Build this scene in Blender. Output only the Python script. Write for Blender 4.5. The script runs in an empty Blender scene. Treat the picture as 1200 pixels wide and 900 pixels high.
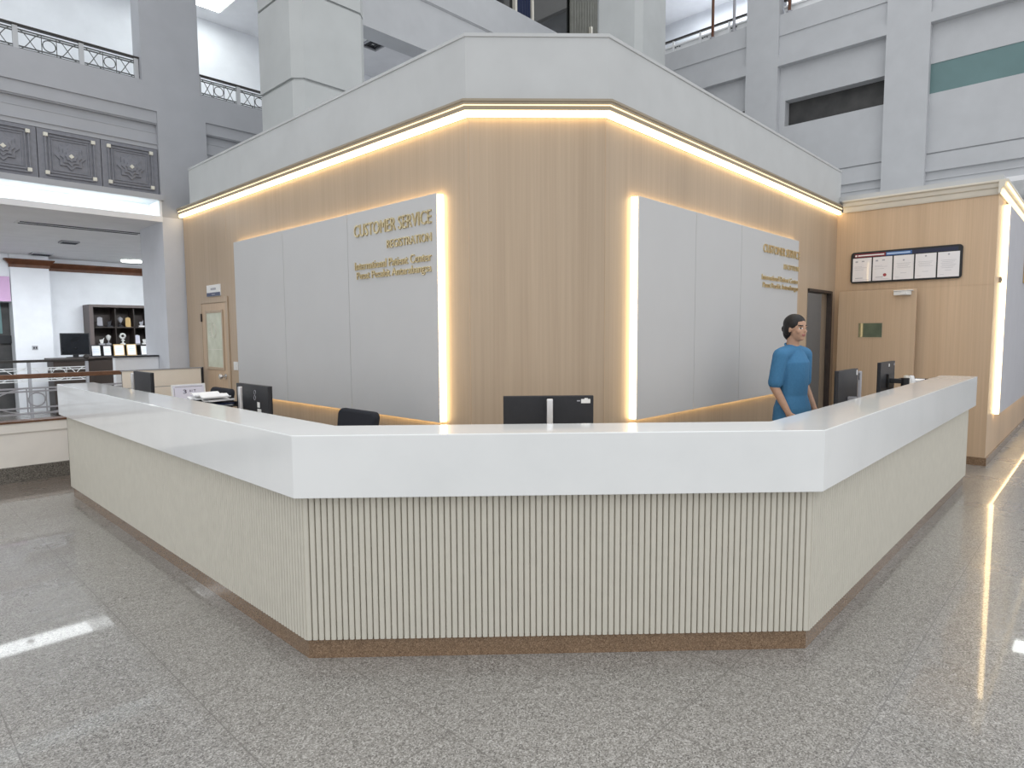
import bpy, math, random
from mathutils import Matrix, Vector
random.seed(7)
SC = bpy.context.scene
COL = SC.collection
PI = math.pi

# ------------------------------------------------------------------ materials
MATS = {}
def new_mat(name):
    m = bpy.data.materials.new(name); m.use_nodes = True
    nt = m.node_tree; nt.nodes.clear()
    out = nt.nodes.new('ShaderNodeOutputMaterial')
    b = nt.nodes.new('ShaderNodeBsdfPrincipled')
    nt.links.new(b.outputs[0], out.inputs[0])
    MATS[name] = m
    return m, nt, b
def setp(b, col=None, rough=None, metal=None, spec=None, coat=None, coat_r=None, trans=None, ior=None):
    if col is not None: b.inputs['Base Color'].default_value = (*col, 1)
    if rough is not None: b.inputs['Roughness'].default_value = rough
    if metal is not None: b.inputs['Metallic'].default_value = metal
    if spec is not None: b.inputs['Specular IOR Level'].default_value = spec
    if coat is not None: b.inputs['Coat Weight'].default_value = coat
    if coat_r is not None: b.inputs['Coat Roughness'].default_value = coat_r
    if trans is not None: b.inputs['Transmission Weight'].default_value = trans
    if ior is not None: b.inputs['IOR'].default_value = ior
def coords(nt, scale=(1, 1, 1), kind='Object'):
    tc = nt.nodes.new('ShaderNodeTexCoord'); mp = nt.nodes.new('ShaderNodeMapping')
    mp.inputs['Scale'].default_value = scale
    nt.links.new(tc.outputs[kind], mp.inputs[0])
    return mp.outputs[0]
def noise(nt, vec, scale, detail=3, rough=.55):
    n = nt.nodes.new('ShaderNodeTexNoise'); n.inputs['Scale'].default_value = scale
    n.inputs['Detail'].default_value = detail; n.inputs['Roughness'].default_value = rough
    nt.links.new(vec, n.inputs['Vector']); return n.outputs['Fac']
def ramp(nt, fac, stops):
    r = nt.nodes.new('ShaderNodeValToRGB'); e = r.color_ramp.elements
    while len(e) < len(stops): e.new(.5)
    for k, (p, c) in enumerate(stops):
        e[k].position = p; e[k].color = (*c, 1)
    nt.links.new(fac, r.inputs[0]); return r.outputs[0]
def mix(nt, fac, a, b, mode='MIX'):
    m = nt.nodes.new('ShaderNodeMix'); m.data_type = 'RGBA'; m.blend_type = mode
    for sock, v in ((m.inputs[0], fac), (m.inputs[6], a), (m.inputs[7], b)):
        if hasattr(v, 'is_linked') or hasattr(v, 'links'): nt.links.new(v, sock)
        elif isinstance(v, (int, float)): sock.default_value = v
        else: sock.default_value = (*v, 1)
    return m.outputs[2]
def bump(nt, b, h, strength=.2, dist=.01):
    n = nt.nodes.new('ShaderNodeBump'); n.inputs['Strength'].default_value = strength
    n.inputs['Distance'].default_value = dist
    nt.links.new(h, n.inputs['Height']); nt.links.new(n.outputs[0], b.inputs['Normal'])
def sock(b, name): return b.inputs[name]

def paint(name, col, rough=.55, var=.04, scale=3.0, spec=.4, coat=0):
    m, nt, b = new_mat(name); setp(b, col, rough, spec=spec, coat=coat, coat_r=.1)
    v = coords(nt); f = noise(nt, v, scale, 4)
    lo = tuple(c * (1 - var) for c in col); hi = tuple(min(1, c * (1 + var)) for c in col)
    nt.links.new(ramp(nt, f, [(.3, lo), (.7, hi)]), b.inputs['Base Color'])
    return m
def metal(name, col, rough=.3):
    m, nt, b = new_mat(name); setp(b, col, rough, metal=1)
    v = coords(nt); f = noise(nt, v, 40, 2)
    nt.links.new(ramp(nt, f, [(.2, (rough * .8,) * 3), (.8, (min(1, rough * 1.25),) * 3)]), b.inputs['Roughness'])
    return m
def emit(name, col, strength):
    m, nt, b = new_mat(name); setp(b, (0, 0, 0), .6)
    b.inputs['Emission Color'].default_value = (*col, 1); b.inputs['Emission Strength'].default_value = strength
    return m

paint('white_facade', (.50, .51, .53), .6)
paint('grey_facade', (.40, .41, .44), .6)
paint('ornament_grey', (.215, .22, .25), .6, .1, 20)
paint('stud_cream', (.72, .70, .62), .4)
paint('column_white', (.47, .485, .485), .5)
paint('parapet_white', (.52, .53, .535), .5)
paint('lobby_white', (.78, .80, .84), .55)
paint('soffit_white', (.78, .78, .80), .6)
paint('cornice_tan', (.34, .29, .22), .5)
paint('cornice_cream', (.70, .66, .58), .45)
paint('panel_grey', (.56, .56, .565), .62, .015, 2, .3)
paint('groove_dark', (.2, .2, .2), .8)
paint('flute_beige', (.62, .59, .515), .55, .03, 12)
paint('partition_cream', (.90, .82, .72), .55)
paint('low_wall_cream', (.88, .84, .78), .5)
paint('black_plastic', (.018, .019, .022), .42, .1, 30)
paint('charcoal_plastic', (.022, .023, .028), .45, .1, 30)
paint('chair_fabric', (.016, .018, .026), .85, .15, 200)
paint('desk_laminate', (.60, .52, .43), .5)
paint('paper', (.86, .86, .87), .7, .02)
paint('paper_glazed', (.82, .80, .82), .5, .02, 3, .5, 1.0)
MATS['paper_glazed'].node_tree.nodes['Principled BSDF'].inputs['Coat Roughness'].default_value = .02
paint('paper_lilac', (.74, .73, .84), .7, .02)
paint('ink', (.06, .05, .10), .7)
paint('ink_pale', (.42, .42, .46), .7)
paint('seal_red', (.35, .06, .07), .6)
paint('banner_red', (.22, .03, .05), .4)
paint('banner_blue', (.06, .14, .36), .4)
paint('banner_navy', (.02, .025, .06), .35)
paint('white_ink', (.85, .85, .86), .5)
paint('pale_blue_ink', (.45, .60, .85), .5)
paint('sign_blue', (.07, .09, .16), .4)
paint('white_plastic', (.80, .80, .79), .35)
paint('pink_board', (.62, .40, .62), .6)
paint('cabinet_dark', (.045, .034, .03), .5, .2, 10)
paint('cabinet_side', (.13, .105, .10), .5)
paint('desk_dark', (.045, .033, .028), .45)
paint('rail_bronze', (.10, .105, .105), .4)
paint('pillar_lilac', (.60, .62, .67), .55)
paint('rail_wood', (.16, .075, .04), .4, .2, 20)
paint('rail_dark', (.035, .03, .028), .4)
paint('rail_paint', (.36, .36, .39), .45)
paint('rail_white', (.74, .75, .76), .45)
paint('vent_dark', (.03, .035, .05), .6)
paint('skin', (.48, .29, .20), .55, .05, 30)
paint('scrub_blue', (.055, .19, .36), .8, .06, 60)
paint('trouser_navy', (.03, .05, .09), .85)
paint('hair_black', (.014, .012, .012), .5, .3, 80)
paint('eye_white', (.8, .8, .78), .3)
paint('iris_dark', (.02, .012, .01), .2)
paint('lip', (.38, .15, .13), .5)
paint('shoe_black', (.02, .02, .02), .5)
paint('teal_panel', (.13, .22, .225), .35, .05, 3)
paint('curtain_grey', (.20, .20, .18), .8, .15, 5)
paint('curtain_blue', (.012, .022, .07), .7)
paint('ceramic', (.75, .75, .73), .3)
paint('trophy_gold', (.60, .42, .18), .3)
paint('grout', (.20, .19, .18), .8)
metal('brass', (.80, .66, .40), .30)
metal('steel', (.62, .62, .63), .28)
metal('silver_plastic', (.78, .78, .80), .42)
emit('led_warm', (1, .74, .40), 6)
emit('led_panel', (1, .74, .39), 9)
emit('led_line', (1, .80, .50), 1.8)
emit('cove_white', (.88, 1, .97), 14)
emit('lamp_white', (.95, 1, .98), 12)
emit('downlight_white', (.9, 1, .95), 9)

def wood(name, c0, c1, c2, rough=.42):
    m, nt, b = new_mat(name); setp(b, c1, rough, spec=.35)
    v = coords(nt, (9, 9, .22)); v2 = coords(nt, (55, 55, .7)); v3 = coords(nt, (1.1, 1.1, .05))
    f = noise(nt, v, 1, 5, .6); g = noise(nt, v2, 1, 4, .6); h = noise(nt, v3, 1, 2)
    base = ramp(nt, f, [(.25, c0), (.5, c1), (.78, c2)])
    fine = ramp(nt, g, [(.3, (.93, .925, .92)), (.7, (1.04, 1.04, 1.04))])
    broad = ramp(nt, h, [(.35, (.92, .92, .92)), (.65, (1.05, 1.05, 1.05))])
    c = mix(nt, 1, base, fine, 'MULTIPLY'); c = mix(nt, 1, c, broad, 'MULTIPLY')
    nt.links.new(c, b.inputs['Base Color'])
    bump(nt, b, g, .08, .002)
    return m
wood('oak', (.44, .337, .242), (.478, .37, .268), (.515, .403, .297))
wood('oak_warm_lit', (.56, .405, .27), (.60, .44, .298), (.64, .475, .33))  # oak again, lighter and warmer: the warm light is put into the colour
wood('oak_door', (.52, .38, .258), (.555, .412, .285), (.59, .445, .312))
wood('cornice_walnut', (.085, .03, .014), (.12, .045, .02), (.16, .06, .03))

def granite(name, cols, scale, rough, coat, joints=None, var=.0):
    m, nt, b = new_mat(name); setp(b, cols[2], rough, spec=.45, coat=coat, coat_r=.035)
    v = coords(nt)
    vo = nt.nodes.new('ShaderNodeTexVoronoi'); vo.inputs['Scale'].default_value = scale
    nt.links.new(v, vo.inputs['Vector'])
    sep = nt.nodes.new('ShaderNodeSeparateColor'); nt.links.new(vo.outputs['Color'], sep.inputs[0])
    n = len(cols)
    rp = nt.nodes.new('ShaderNodeValToRGB'); rp.color_ramp.interpolation = 'CONSTANT'
    e = rp.color_ramp.elements
    while len(e) < n: e.new(.5)
    pos = [0, .16, .42, .68, .88][:n]
    for k in range(n): e[k].position = pos[k]; e[k].color = (*cols[k], 1)
    nt.links.new(sep.outputs[0], rp.inputs[0])
    big = noise(nt, v, .55, 4)
    tone = ramp(nt, big, [(.3, (1 - var,) * 3), (.7, (1 + var,) * 3)])
    c = mix(nt, 1, rp.outputs[0], tone, 'MULTIPLY')
    mid = noise(nt, v, 30, 3)
    c = mix(nt, 1, c, ramp(nt, mid, [(.3, (.9, .9, .9)), (.7, (1.1, 1.1, 1.1))]), 'MULTIPLY')
    if joints:
        px, py, x0, y0 = joints
        sx = nt.nodes.new('ShaderNodeSeparateXYZ'); nt.links.new(v, sx.inputs[0])
        outs = []
        for ax, per, o in ((0, px, x0), (1, py, y0)):
            a = nt.nodes.new('ShaderNodeMath'); a.operation = 'SUBTRACT'; nt.links.new(sx.outputs[ax], a.inputs[0]); a.inputs[1].default_value = o
            p = nt.nodes.new('ShaderNodeMath'); p.operation = 'PINGPONG'; nt.links.new(a.outputs[0], p.inputs[0]); p.inputs[1].default_value = per / 2
            l = nt.nodes.new('ShaderNodeMath'); l.operation = 'LESS_THAN'; nt.links.new(p.outputs[0], l.inputs[0]); l.inputs[1].default_value = .0026
            outs.append(l.outputs[0])
        mx = nt.nodes.new('ShaderNodeMath'); mx.operation = 'MAXIMUM'
        nt.links.new(outs[0], mx.inputs[0]); nt.links.new(outs[1], mx.inputs[1])
        sc = nt.nodes.new('ShaderNodeMath'); sc.operation = 'MULTIPLY'; nt.links.new(mx.outputs[0], sc.inputs[0]); sc.inputs[1].default_value = .75
        c = mix(nt, sc.outputs[0], c, (.15, .14, .13))
    nt.links.new(c, b.inputs['Base Color'])
    nt.links.new(ramp(nt, noise(nt, v, 2.2, 5), [(.3, (rough * .75,) * 3), (.75, (rough * 1.3,) * 3)]), b.inputs['Roughness'])
    return m
granite('floor_granite', [(.13, .12, .112), (.215, .202, .186), (.285, .270, .250), (.345, .33, .31), (.45, .432, .41)], 190, .30, .5, (.61, .61, .97, 1.848), .07)
granite('floor_brown', [(.07, .055, .045), (.14, .11, .092), (.19, .155, .13), (.24, .20, .17), (.32, .28, .25)], 150, .30, .55, None, .05)
granite('plinth_brown', [(.13, .078, .045), (.19, .118, .068), (.235, .15, .09), (.275, .182, .112), (.33, .225, .145)], 260, .22, .5)
granite('skirting_grey', [(.06, .055, .05), (.12, .11, .095), (.16, .145, .125), (.20, .185, .16), (.27, .25, .22)], 170, .3, .2)

# white marble-like solid surface of the counter
m, nt, b = new_mat('solid_surface'); setp(b, (.84, .86, .86), .10, spec=.5, coat=.22, coat_r=.015)
v = coords(nt, (1, 1, 1)); f = noise(nt, v, 1.4, 6, .6)
nt.links.new(ramp(nt, f, [(.3, (.80, .815, .82)), (.55, (.85, .862, .866)), (.8, (.87, .88, .885))]), b.inputs['Base Color'])
# wing side panel, laminated grey
paint('panel_lilac', (.52, .52, .56), .45, .03, 4)
# glasses
m, nt, b = new_mat('frosted_glass'); setp(b, (.62, .64, .52), .35, spec=.5)
v = coords(nt); nt.links.new(ramp(nt, noise(nt, v, 6, 3), [(.3, (.52, .54, .42)), (.7, (.66, .68, .56))]), b.inputs['Base Color'])
m, nt, b = new_mat('dark_glass'); setp(b, (.012, .014, .014), .05, spec=.6)
v = coords(nt); nt.links.new(ramp(nt, noise(nt, v, 4, 3), [(.3, (.010, .011, .011)), (.7, (.018, .019, .018))]), b.inputs['Base Color'])
m, nt, b = new_mat('green_glass'); setp(b, (.10, .13, .08), .04, spec=.6)
v = coords(nt); nt.links.new(ramp(nt, noise(nt, v, 4, 3), [(.3, (.07, .09, .055)), (.7, (.13, .16, .10))]), b.inputs['Base Color'])
m, nt, b = new_mat('dark_interior'); setp(b, (.04, .04, .042), .6)  # near-black for unlit rooms and openings, their shade put into the colour
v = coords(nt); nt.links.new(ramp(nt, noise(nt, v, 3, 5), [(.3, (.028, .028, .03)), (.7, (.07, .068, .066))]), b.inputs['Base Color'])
m, nt, b = new_mat('screen_glass'); setp(b, (.015, .017, .02), .08, spec=.6)
v = coords(nt); nt.links.new(ramp(nt, noise(nt, v, 4, 2), [(.3, (.012, .014, .017)), (.7, (.02, .022, .026))]), b.inputs['Base Color'])
m, nt, b = new_mat('acrylic'); setp(b, (.9, .92, .92), .05, trans=.9, ior=1.3)
v = coords(nt); nt.links.new(ramp(nt, noise(nt, v, 4, 2), [(.3, (.86, .88, .88)), (.7, (.92, .94, .94))]), b.inputs['Base Color'])

# ------------------------------------------------------------------ mesh builder
class MB:
    def __init__(s): s.v = []; s.f = []; s.mi = []; s.cur = 0
    def face(s, idx): s.f.append(tuple(idx)); s.mi.append(s.cur)
    def add(s, vs, fs):
        o = len(s.v); s.v += [tuple(p) for p in vs]
        for f in fs: s.face([i + o for i in f])
        return s
    def box(s, x0, x1, y0, y1, z0, z1):
        x0, x1 = min(x0, x1), max(x0, x1); y0, y1 = min(y0, y1), max(y0, y1); z0, z1 = min(z0, z1), max(z0, z1)
        vs = [(x, y, z) for z in (z0, z1) for y in (y0, y1) for x in (x0, x1)]
        return s.add(vs, [(0, 2, 3, 1), (4, 5, 7, 6), (0, 1, 5, 4), (2, 6, 7, 3), (0, 4, 6, 2), (1, 3, 7, 5)])
    def prism(s, poly, z0, z1):
        n = len(poly); vs = [(x, y, z0) for x, y in poly] + [(x, y, z1) for x, y in poly]
        return s.add(vs, [tuple(reversed(range(n))), tuple(range(n, 2 * n))] + [(i, (i + 1) % n, n + (i + 1) % n, n + i) for i in range(n)])
    def extrude(s, poly3, d):
        n = len(poly3); d = Vector(d)
        vs = [tuple(Vector(p)) for p in poly3] + [tuple(Vector(p) + d) for p in poly3]
        return s.add(vs, [tuple(reversed(range(n))), tuple(range(n, 2 * n))] + [(i, (i + 1) % n, n + (i + 1) % n, n + i) for i in range(n)])
    def tube(s, pts, r, n=8, closed=False):
        pts = [Vector(p) for p in pts]; rings = []; N = len(pts)
        for i, p in enumerate(pts):
            a = pts[(i - 1) % N] if (closed or i > 0) else p
            c = pts[(i + 1) % N] if (closed or i < N - 1) else p
            t = (c - a).normalized()
            up = Vector((0, 0, 1)) if abs(t.z) < .9 else Vector((1, 0, 0))
            u = t.cross(up).normalized(); w = t.cross(u)
            rr = r[i] if isinstance(r, (list, tuple)) else r
            rings.append([p + (u * math.cos(2 * PI * k / n) + w * math.sin(2 * PI * k / n)) * rr for k in range(n)])
        o = len(s.v)
        for R in rings: s.v += [tuple(p) for p in R]
        M = N if closed else N - 1
        for i in range(M):
            j = (i + 1) % N
            for k in range(n):
                s.face((o + i * n + k, o + i * n + (k + 1) % n, o + j * n + (k + 1) % n, o + j * n + k))
        if not closed:
            s.face([o + k for k in reversed(range(n))]); s.face([o + (N - 1) * n + k for k in range(n)])
        return s
    def lathe(s, prof, c=(0, 0, 0), n=24, axis='z'):
        o = len(s.v)
        for r, h in prof:
            for k in range(n):
                a = 2 * PI * k / n; x, y = r * math.cos(a), r * math.sin(a)
                p = {'z': (x, y, h), 'x': (h, x, y), 'y': (x, h, y)}[axis]
                s.v.append((p[0] + c[0], p[1] + c[1], p[2] + c[2]))
        for i in range(len(prof) - 1):
            for k in range(n):
                s.face((o + i * n + k, o + i * n + (k + 1) % n, o + (i + 1) * n + (k + 1) % n, o + (i + 1) * n + k))
        s.face([o + k for k in reversed(range(n))]); s.face([o + (len(prof) - 1) * n + k for k in range(n)])
        return s
    def ell(s, c, r, nu=20, nv=12, rot=None):
        o = len(s.v); R = rot or Matrix.Identity(3)
        def P(a, t):
            p = R @ Vector((r[0] * math.sin(t) * math.cos(a), r[1] * math.sin(t) * math.sin(a), r[2] * math.cos(t)))
            return (p.x + c[0], p.y + c[1], p.z + c[2])
        s.v.append(P(0, 0))
        for j in range(1, nv):
            for k in range(nu): s.v.append(P(2 * PI * k / nu, PI * j / nv))
        s.v.append(P(0, PI)); last = len(s.v) - 1
        for k in range(nu):
            s.face((o, o + 1 + k, o + 1 + (k + 1) % nu))
            s.face((last, o + 1 + (nv - 2) * nu + (k + 1) % nu, o + 1 + (nv - 2) * nu + k))
        for j in range(nv - 2):
            for k in range(nu):
                a = o + 1 + j * nu; b2 = a + nu
                s.face((a + k, b2 + k, b2 + (k + 1) % nu, a + (k + 1) % nu))
        return s
    def sweep(s, prof, path):
        """closed profile [(inward offset, z)] swept along an open xy path with mitred corners"""
        rings = [[(*offset_pt(path, i, d), z) for d, z in prof] for i in range(len(path))]
        o = len(s.v); n = len(prof)
        for R in rings: s.v += R
        for i in range(len(path) - 1):
            for k in range(n):
                s.face((o + i * n + k, o + i * n + (k + 1) % n, o + (i + 1) * n + (k + 1) % n, o + (i + 1) * n + k))
        s.face([o + k for k in reversed(range(n))]); s.face([o + (len(path) - 1) * n + k for k in range(n)])
        return s
def offset_pt(path, i, d):
    """point i of the path moved by d to the left of the walking direction, mitred"""
    def nrm(a, b2):
        t = (Vector(b2) - Vector(a)).normalized(); return Vector((-t.y, t.x))
    p = Vector(path[i])
    if i == 0: q = p + nrm(path[0], path[1]) * d
    elif i == len(path) - 1: q = p + nrm(path[-2], path[-1]) * d
    else:
        a = nrm(path[i - 1], path[i]); c = nrm(path[i], path[i + 1]); h = (a + c).normalized()
        q = p + h * (d / h.dot(a))
    return (q.x, q.y)

def root_loc(p):
    while p.parent is not None: p = p.parent
    return Vector(p.location)
def obj(name, mb, mats, parent=None, world=False, smooth=False, bevel=0, seg=2, sub=0):
    me = bpy.data.meshes.new(name)
    off = root_loc(parent) if (world and parent is not None) else Vector((0, 0, 0))
    me.from_pydata([(x - off.x, y - off.y, z - off.z) for x, y, z in mb.v], [], mb.f)
    mats = mats if isinstance(mats, (list, tuple)) else [mats]
    for mm in mats: me.materials.append(MATS[mm])
    for p, i in zip(me.polygons, mb.mi): p.material_index = i
    import bmesh
    bm = bmesh.new(); bm.from_mesh(me); bmesh.ops.recalc_face_normals(bm, faces=bm.faces); bm.to_mesh(me); bm.free()
    if smooth:
        for p in me.polygons: p.use_smooth = True
        if smooth == 'auto': me.set_sharp_from_angle(angle=math.radians(40))
    o = bpy.data.objects.new(name, me); COL.objects.link(o)
    if parent is not None: o.parent = parent
    if bevel:
        md = o.modifiers.new('bevel', 'BEVEL'); md.width = bevel; md.segments = seg; md.limit_method = 'ANGLE'; md.angle_limit = math.radians(35)
    if sub:
        md = o.modifiers.new('sub', 'SUBSURF'); md.levels = sub; md.render_levels = sub
    return o
def thing(name, label, cat, loc=(0, 0, 0), rz=0, group=None):
    o = bpy.data.objects.new(name, None); COL.objects.link(o)
    o.location = loc; o.rotation_euler = (0, 0, rz); o['label'] = label; o['category'] = cat
    if group: o['group'] = group
    return o
def tag(o, label, cat, group=None):
    o['label'] = label; o['category'] = cat
    if group: o['group'] = group
    return o
def struct(name, mb, mats, label=None, **kw):
    o = obj(name, mb, mats, **kw); o['kind'] = 'structure'
    if label: o['label'] = label
    return o
def copy_tree(src, parent=None):
    c = src.copy(); COL.objects.link(c)
    if parent is not None: c.parent = parent
    for ch in [k for k in src.children]: copy_tree(ch, c)
    return c
def text_mb(body, width, height, depth, M):
    """raised lettering scaled to a given width and cap height; M places it (origin = lower right end)"""
    cu = bpy.data.curves.new('t', 'FONT'); cu.body = body; cu.align_x = 'LEFT'; cu.size = 1; cu.extrude = .5; cu.resolution_u = 3
    to = bpy.data.objects.new('t', cu); COL.objects.link(to)
    bpy.context.view_layer.update()
    dg = bpy.context.evaluated_depsgraph_get()
    me = bpy.data.meshes.new_from_object(to.evaluated_get(dg))
    xs = [v.co.x for v in me.vertices]
    cap = .735
    sx = width / (max(xs) - min(xs)); sy = height / cap
    mb = MB()
    vs = [M @ Vector(((v.co.x - max(xs)) * sx, v.co.y * sy, (v.co.z + .5) * depth)) for v in me.vertices]
    mb.add(vs, [tuple(p.vertices) for p in me.polygons])
    bpy.data.objects.remove(to); bpy.data.curves.remove(cu); bpy.data.meshes.remove(me)
    return mb
def face_minus_x(p): return Matrix(((0, 0, -1, p[0]), (-1, 0, 0, p[1]), (0, 1, 0, p[2]), (0, 0, 0, 1)))
def face_minus_y(p): return Matrix(((1, 0, 0, p[0]), (0, 0, -1, p[1]), (0, 1, 0, p[2]), (0, 0, 0, 1)))

# ------------------------------------------------------------------ camera
# x runs along the right-hand counter, y along the left-hand counter; the camera stands at the origin
F, YAW, PITCH, ROLL, H = 738.92, .027, .0803, -.0062, 1.6
def camera():
    cy, sy, cp, sp = math.cos(YAW), math.sin(YAW), math.cos(PITCH), math.sin(PITCH)
    f = Vector((sy * cp, cy * cp, -sp)); r0 = Vector((cy, -sy, 0)); u0 = r0.cross(f)
    r = r0 * math.cos(ROLL) + u0 * math.sin(ROLL); u = -r0 * math.sin(ROLL) + u0 * math.cos(ROLL)
    s = math.sqrt(.5)
    T = lambda v: Vector((s * (v.x + v.y), s * (-v.x + v.y), v.z))
    r, u, f = T(r), T(u), T(f)
    cam = bpy.data.cameras.new('camera'); co = bpy.data.objects.new('camera', cam); COL.objects.link(co)
    co.matrix_world = Matrix(((r.x, u.x, -f.x, 0), (r.y, u.y, -f.y, 0), (r.z, u.z, -f.z, H), (0, 0, 0, 1)))
    cam.sensor_fit = 'HORIZONTAL'; cam.sensor_width = 36; cam.lens = 36 * F / 1200
    cam.clip_start = .05; cam.clip_end = 200
    SC.camera = co
camera()

# ------------------------------------------------------------------ floor
struct('floor', MB().box(-7, 25, -7, 21, -.1, 0), 'floor_granite', 'polished speckled grey granite floor around the counter')
mb = MB(); mb.box(-7, 2.9, 7.66, 8.66, -.05, .0012)
struct('floor_border', mb, 'floor_brown', 'brown granite floor band before the low cream wall')

# ------------------------------------------------------------------ reception counter
A, B, C, D = (1.42, 7.558), (1.42, 2.777), (3.221, .976), (8.017, .976)
PATH = [A, B, C, D]
ct = thing('reception_counter', 'long white topped reception counter with beige fluted front wrapping the wood walls', 'counter', (2.32, 1.877, 0))
top = MB(); top.sweep([(0, .822), (0, 1.1255), (.314, 1.1255), (.314, .822)], PATH)
obj('worktop', top, 'solid_surface', ct, True, bevel=.004)
# fluted front
inn = [Vector(offset_pt(PATH, i, .0495)) for i in range(4)]
back = [Vector(offset_pt(PATH, i, .12)) for i in range(4)]
dirA = (Vector(A) - Vector(B)).normalized(); dirD = (Vector(D) - Vector(C)).normalized()
inn[0] -= dirA * .07; back[0] -= dirA * .07; inn[3] -= dirD * .07; back[3] -= dirD * .07
mb = MB()
for k in range(3):
    p, q, bp, bq = inn[k], inn[k + 1], back[k], back[k + 1]
    L = (q - p).length; n = round(L / .0297); t = (q - p) / n; nn = Vector((-t.y, t.x)).normalized()
    prof = []
    for i in range(n):
        for u, d in ((.0, .020), (.055, .018), (.10, .004), (.2, .001), (.5, 0), (.8, .001), (.90, .004), (.945, .018)):
            prof.append((p + t * (i + u) + nn * d, bp + (bq - bp) * ((i + u) / n)))
    prof = [(p, bp)] + prof + [(q, bq)]
    o = len(mb.v)
    for a, c in prof:
        mb.v += [(a.x, a.y, .1), (a.x, a.y, .8225), (c.x, c.y, .1), (c.x, c.y, .8225)]
    for i in range(len(prof) - 1):
        a, c = o + 4 * i, o + 4 * i + 4
        mb.face((a, c, c + 1, a + 1)); mb.face((a + 3, c + 3, c + 2, a + 2)); mb.face((a, a + 2, c + 2, c))
    mb.face((o, o + 1, o + 3, o + 2)); e = o + 4 * (len(prof) - 1); mb.face((e, e + 2, e + 3, e + 1))
fl = obj('fluted_panel', mb, 'flute_beige', ct, True)
pa = [tuple(Vector(p)) for p in PATH]; pa[0] = tuple(Vector(A) - dirA * .1); pa[3] = tuple(Vector(D) - dirD * .1)
mb = MB(); mb.sweep([(.066, 0), (.066, .105), (.25, .105), (.25, 0)], pa)
pl = obj('plinth', mb, 'plinth_brown', ct, True); pl['label'] = 'polished brown granite plinth'
mb = MB(); mb.sweep([(.125, .105), (.125, .822), (.28, .822), (.28, .105)], pa)
obj('carcass', mb, 'desk_laminate', ct, True)
mb = MB(); mb.sweep([(.285, .70), (.285, .74), (.93, .74), (.93, .70)], pa)
obj('work_desk', mb, 'desk_laminate', ct, True, bevel=.003)

# ------------------------------------------------------------------ wood clad kiosk
WL, W1, W2, WR = (3.165, 8.95), (3.165, 3.418), (3.866, 2.717), (9.18, 2.717)
ZW = 3.14
# left wall (staff door recess), front wall, right wall with doorway
struct('wall_kiosk_left', MB().prism([W1, (3.29, 3.47), (3.29, 8.95), WL], 0, ZW), 'oak', 'pale oak wall behind the left counter')
struct('wall_kiosk_front', MB().prism([W1, W2, (3.918, 2.842), (3.29, 3.47)], 0, ZW), 'oak', 'narrow oak wall facing the camera')
X0, X1, ZD = 8.131, 9.05, 2.125
mb = MB(); mb.prism([W2, (X0, 2.717), (X0, 2.842), (3.918, 2.842)], 0, ZW)
mb.box(X0, 9.18, 2.717, 2.842, ZD, ZW); mb.box(X1, 9.18, 2.717, 2.842, 0, ZD)
struct('wall_kiosk_right', mb, 'oak', 'pale oak wall behind the right counter')
mb = MB(); mb.box(X0 - .01, X0 + .02, 2.72, 2.84, 0, ZD); mb.box(X1 - .06, X1 + .001, 2.705, 2.76, 0, ZD); mb.box(X0 + .02, X1 - .06, 2.70, 2.84, ZD - .03, ZD + .001)
struct('door_frame', mb, 'cabinet_dark', 'dark frame of the doorway behind the person')
mb = MB(); mb.box(X0 - .6, X1 + .6, 4.4, 4.45, 0, 2.9); mb.box(X0 - .6, X0 - .55, 2.842, 4.4, 0, 2.9); mb.box(X1 + .55, X1 + .6, 2.842, 4.4, 0, 2.9); mb.box(X0 - .6, X1 + .6, 2.842, 4.45, 2.85, 2.9)
struct('wall_back_room', mb, 'panel_grey', 'grey inner room seen through the doorway')
# wing
mb = MB(); mb.box(9.18, 9.30, 1.006, 2.717, 0, 3.16); mb.box(9.30, 15.5, 1.006, 1.12, 0, 3.16)
struct('wall_wing', mb, 'oak_warm_lit', 'oak wall of the wing carrying the notice board')
struct('roof_wing', MB().box(9.14, 15.5, .97, 4.6, 3.30, 3.36), 'parapet_white')
struct('baseboard_wing', MB().box(9.165, 9.179, .99, 1.70, 0, .095).box(9.179, 15.5, .99, 1.005, 0, .095), 'plinth_brown', 'brown granite skirting under the wing')
# hairline seams in the cladding
mb = MB()
mb.box(3.163, 3.17, 7.617, 7.62, 2.7, 3.13)
for x, y in (W1, W2):
    mb.box(x - .0025, x + .001, y - .0025, y + .001, 0, 3.13)
mb.box(9.178, 9.185, 1.01, 2.70, 2.133, 2.136)
mb.box(9.178, 9.185, 2.665, 2.668, 0, 3.1)
struct('trim_seam', mb, 'oak_door', 'fine joints in the oak cladding')
# parapet
PP = [(3.165, 8.60), W1, W2, WR]
mb = MB(); mb.sweep([(-.03, 3.22), (-.03, 3.68), (-.038, 3.683), (-.038, 3.706), (.12, 3.706), (.12, 3.22)], PP)
struct('wall_parapet', mb, 'parapet_white', 'white parapet band above the lit cornice')
poly = [(3.25, 8.6), (3.25, 3.46), (3.91, 2.80), (9.18, 2.80), (9.18, 8.6)]
struct('roof_kiosk', MB().prism(poly, 3.55, 3.60), 'parapet_white')  # unseen roof, kept to block light from the kiosk interior
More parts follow.
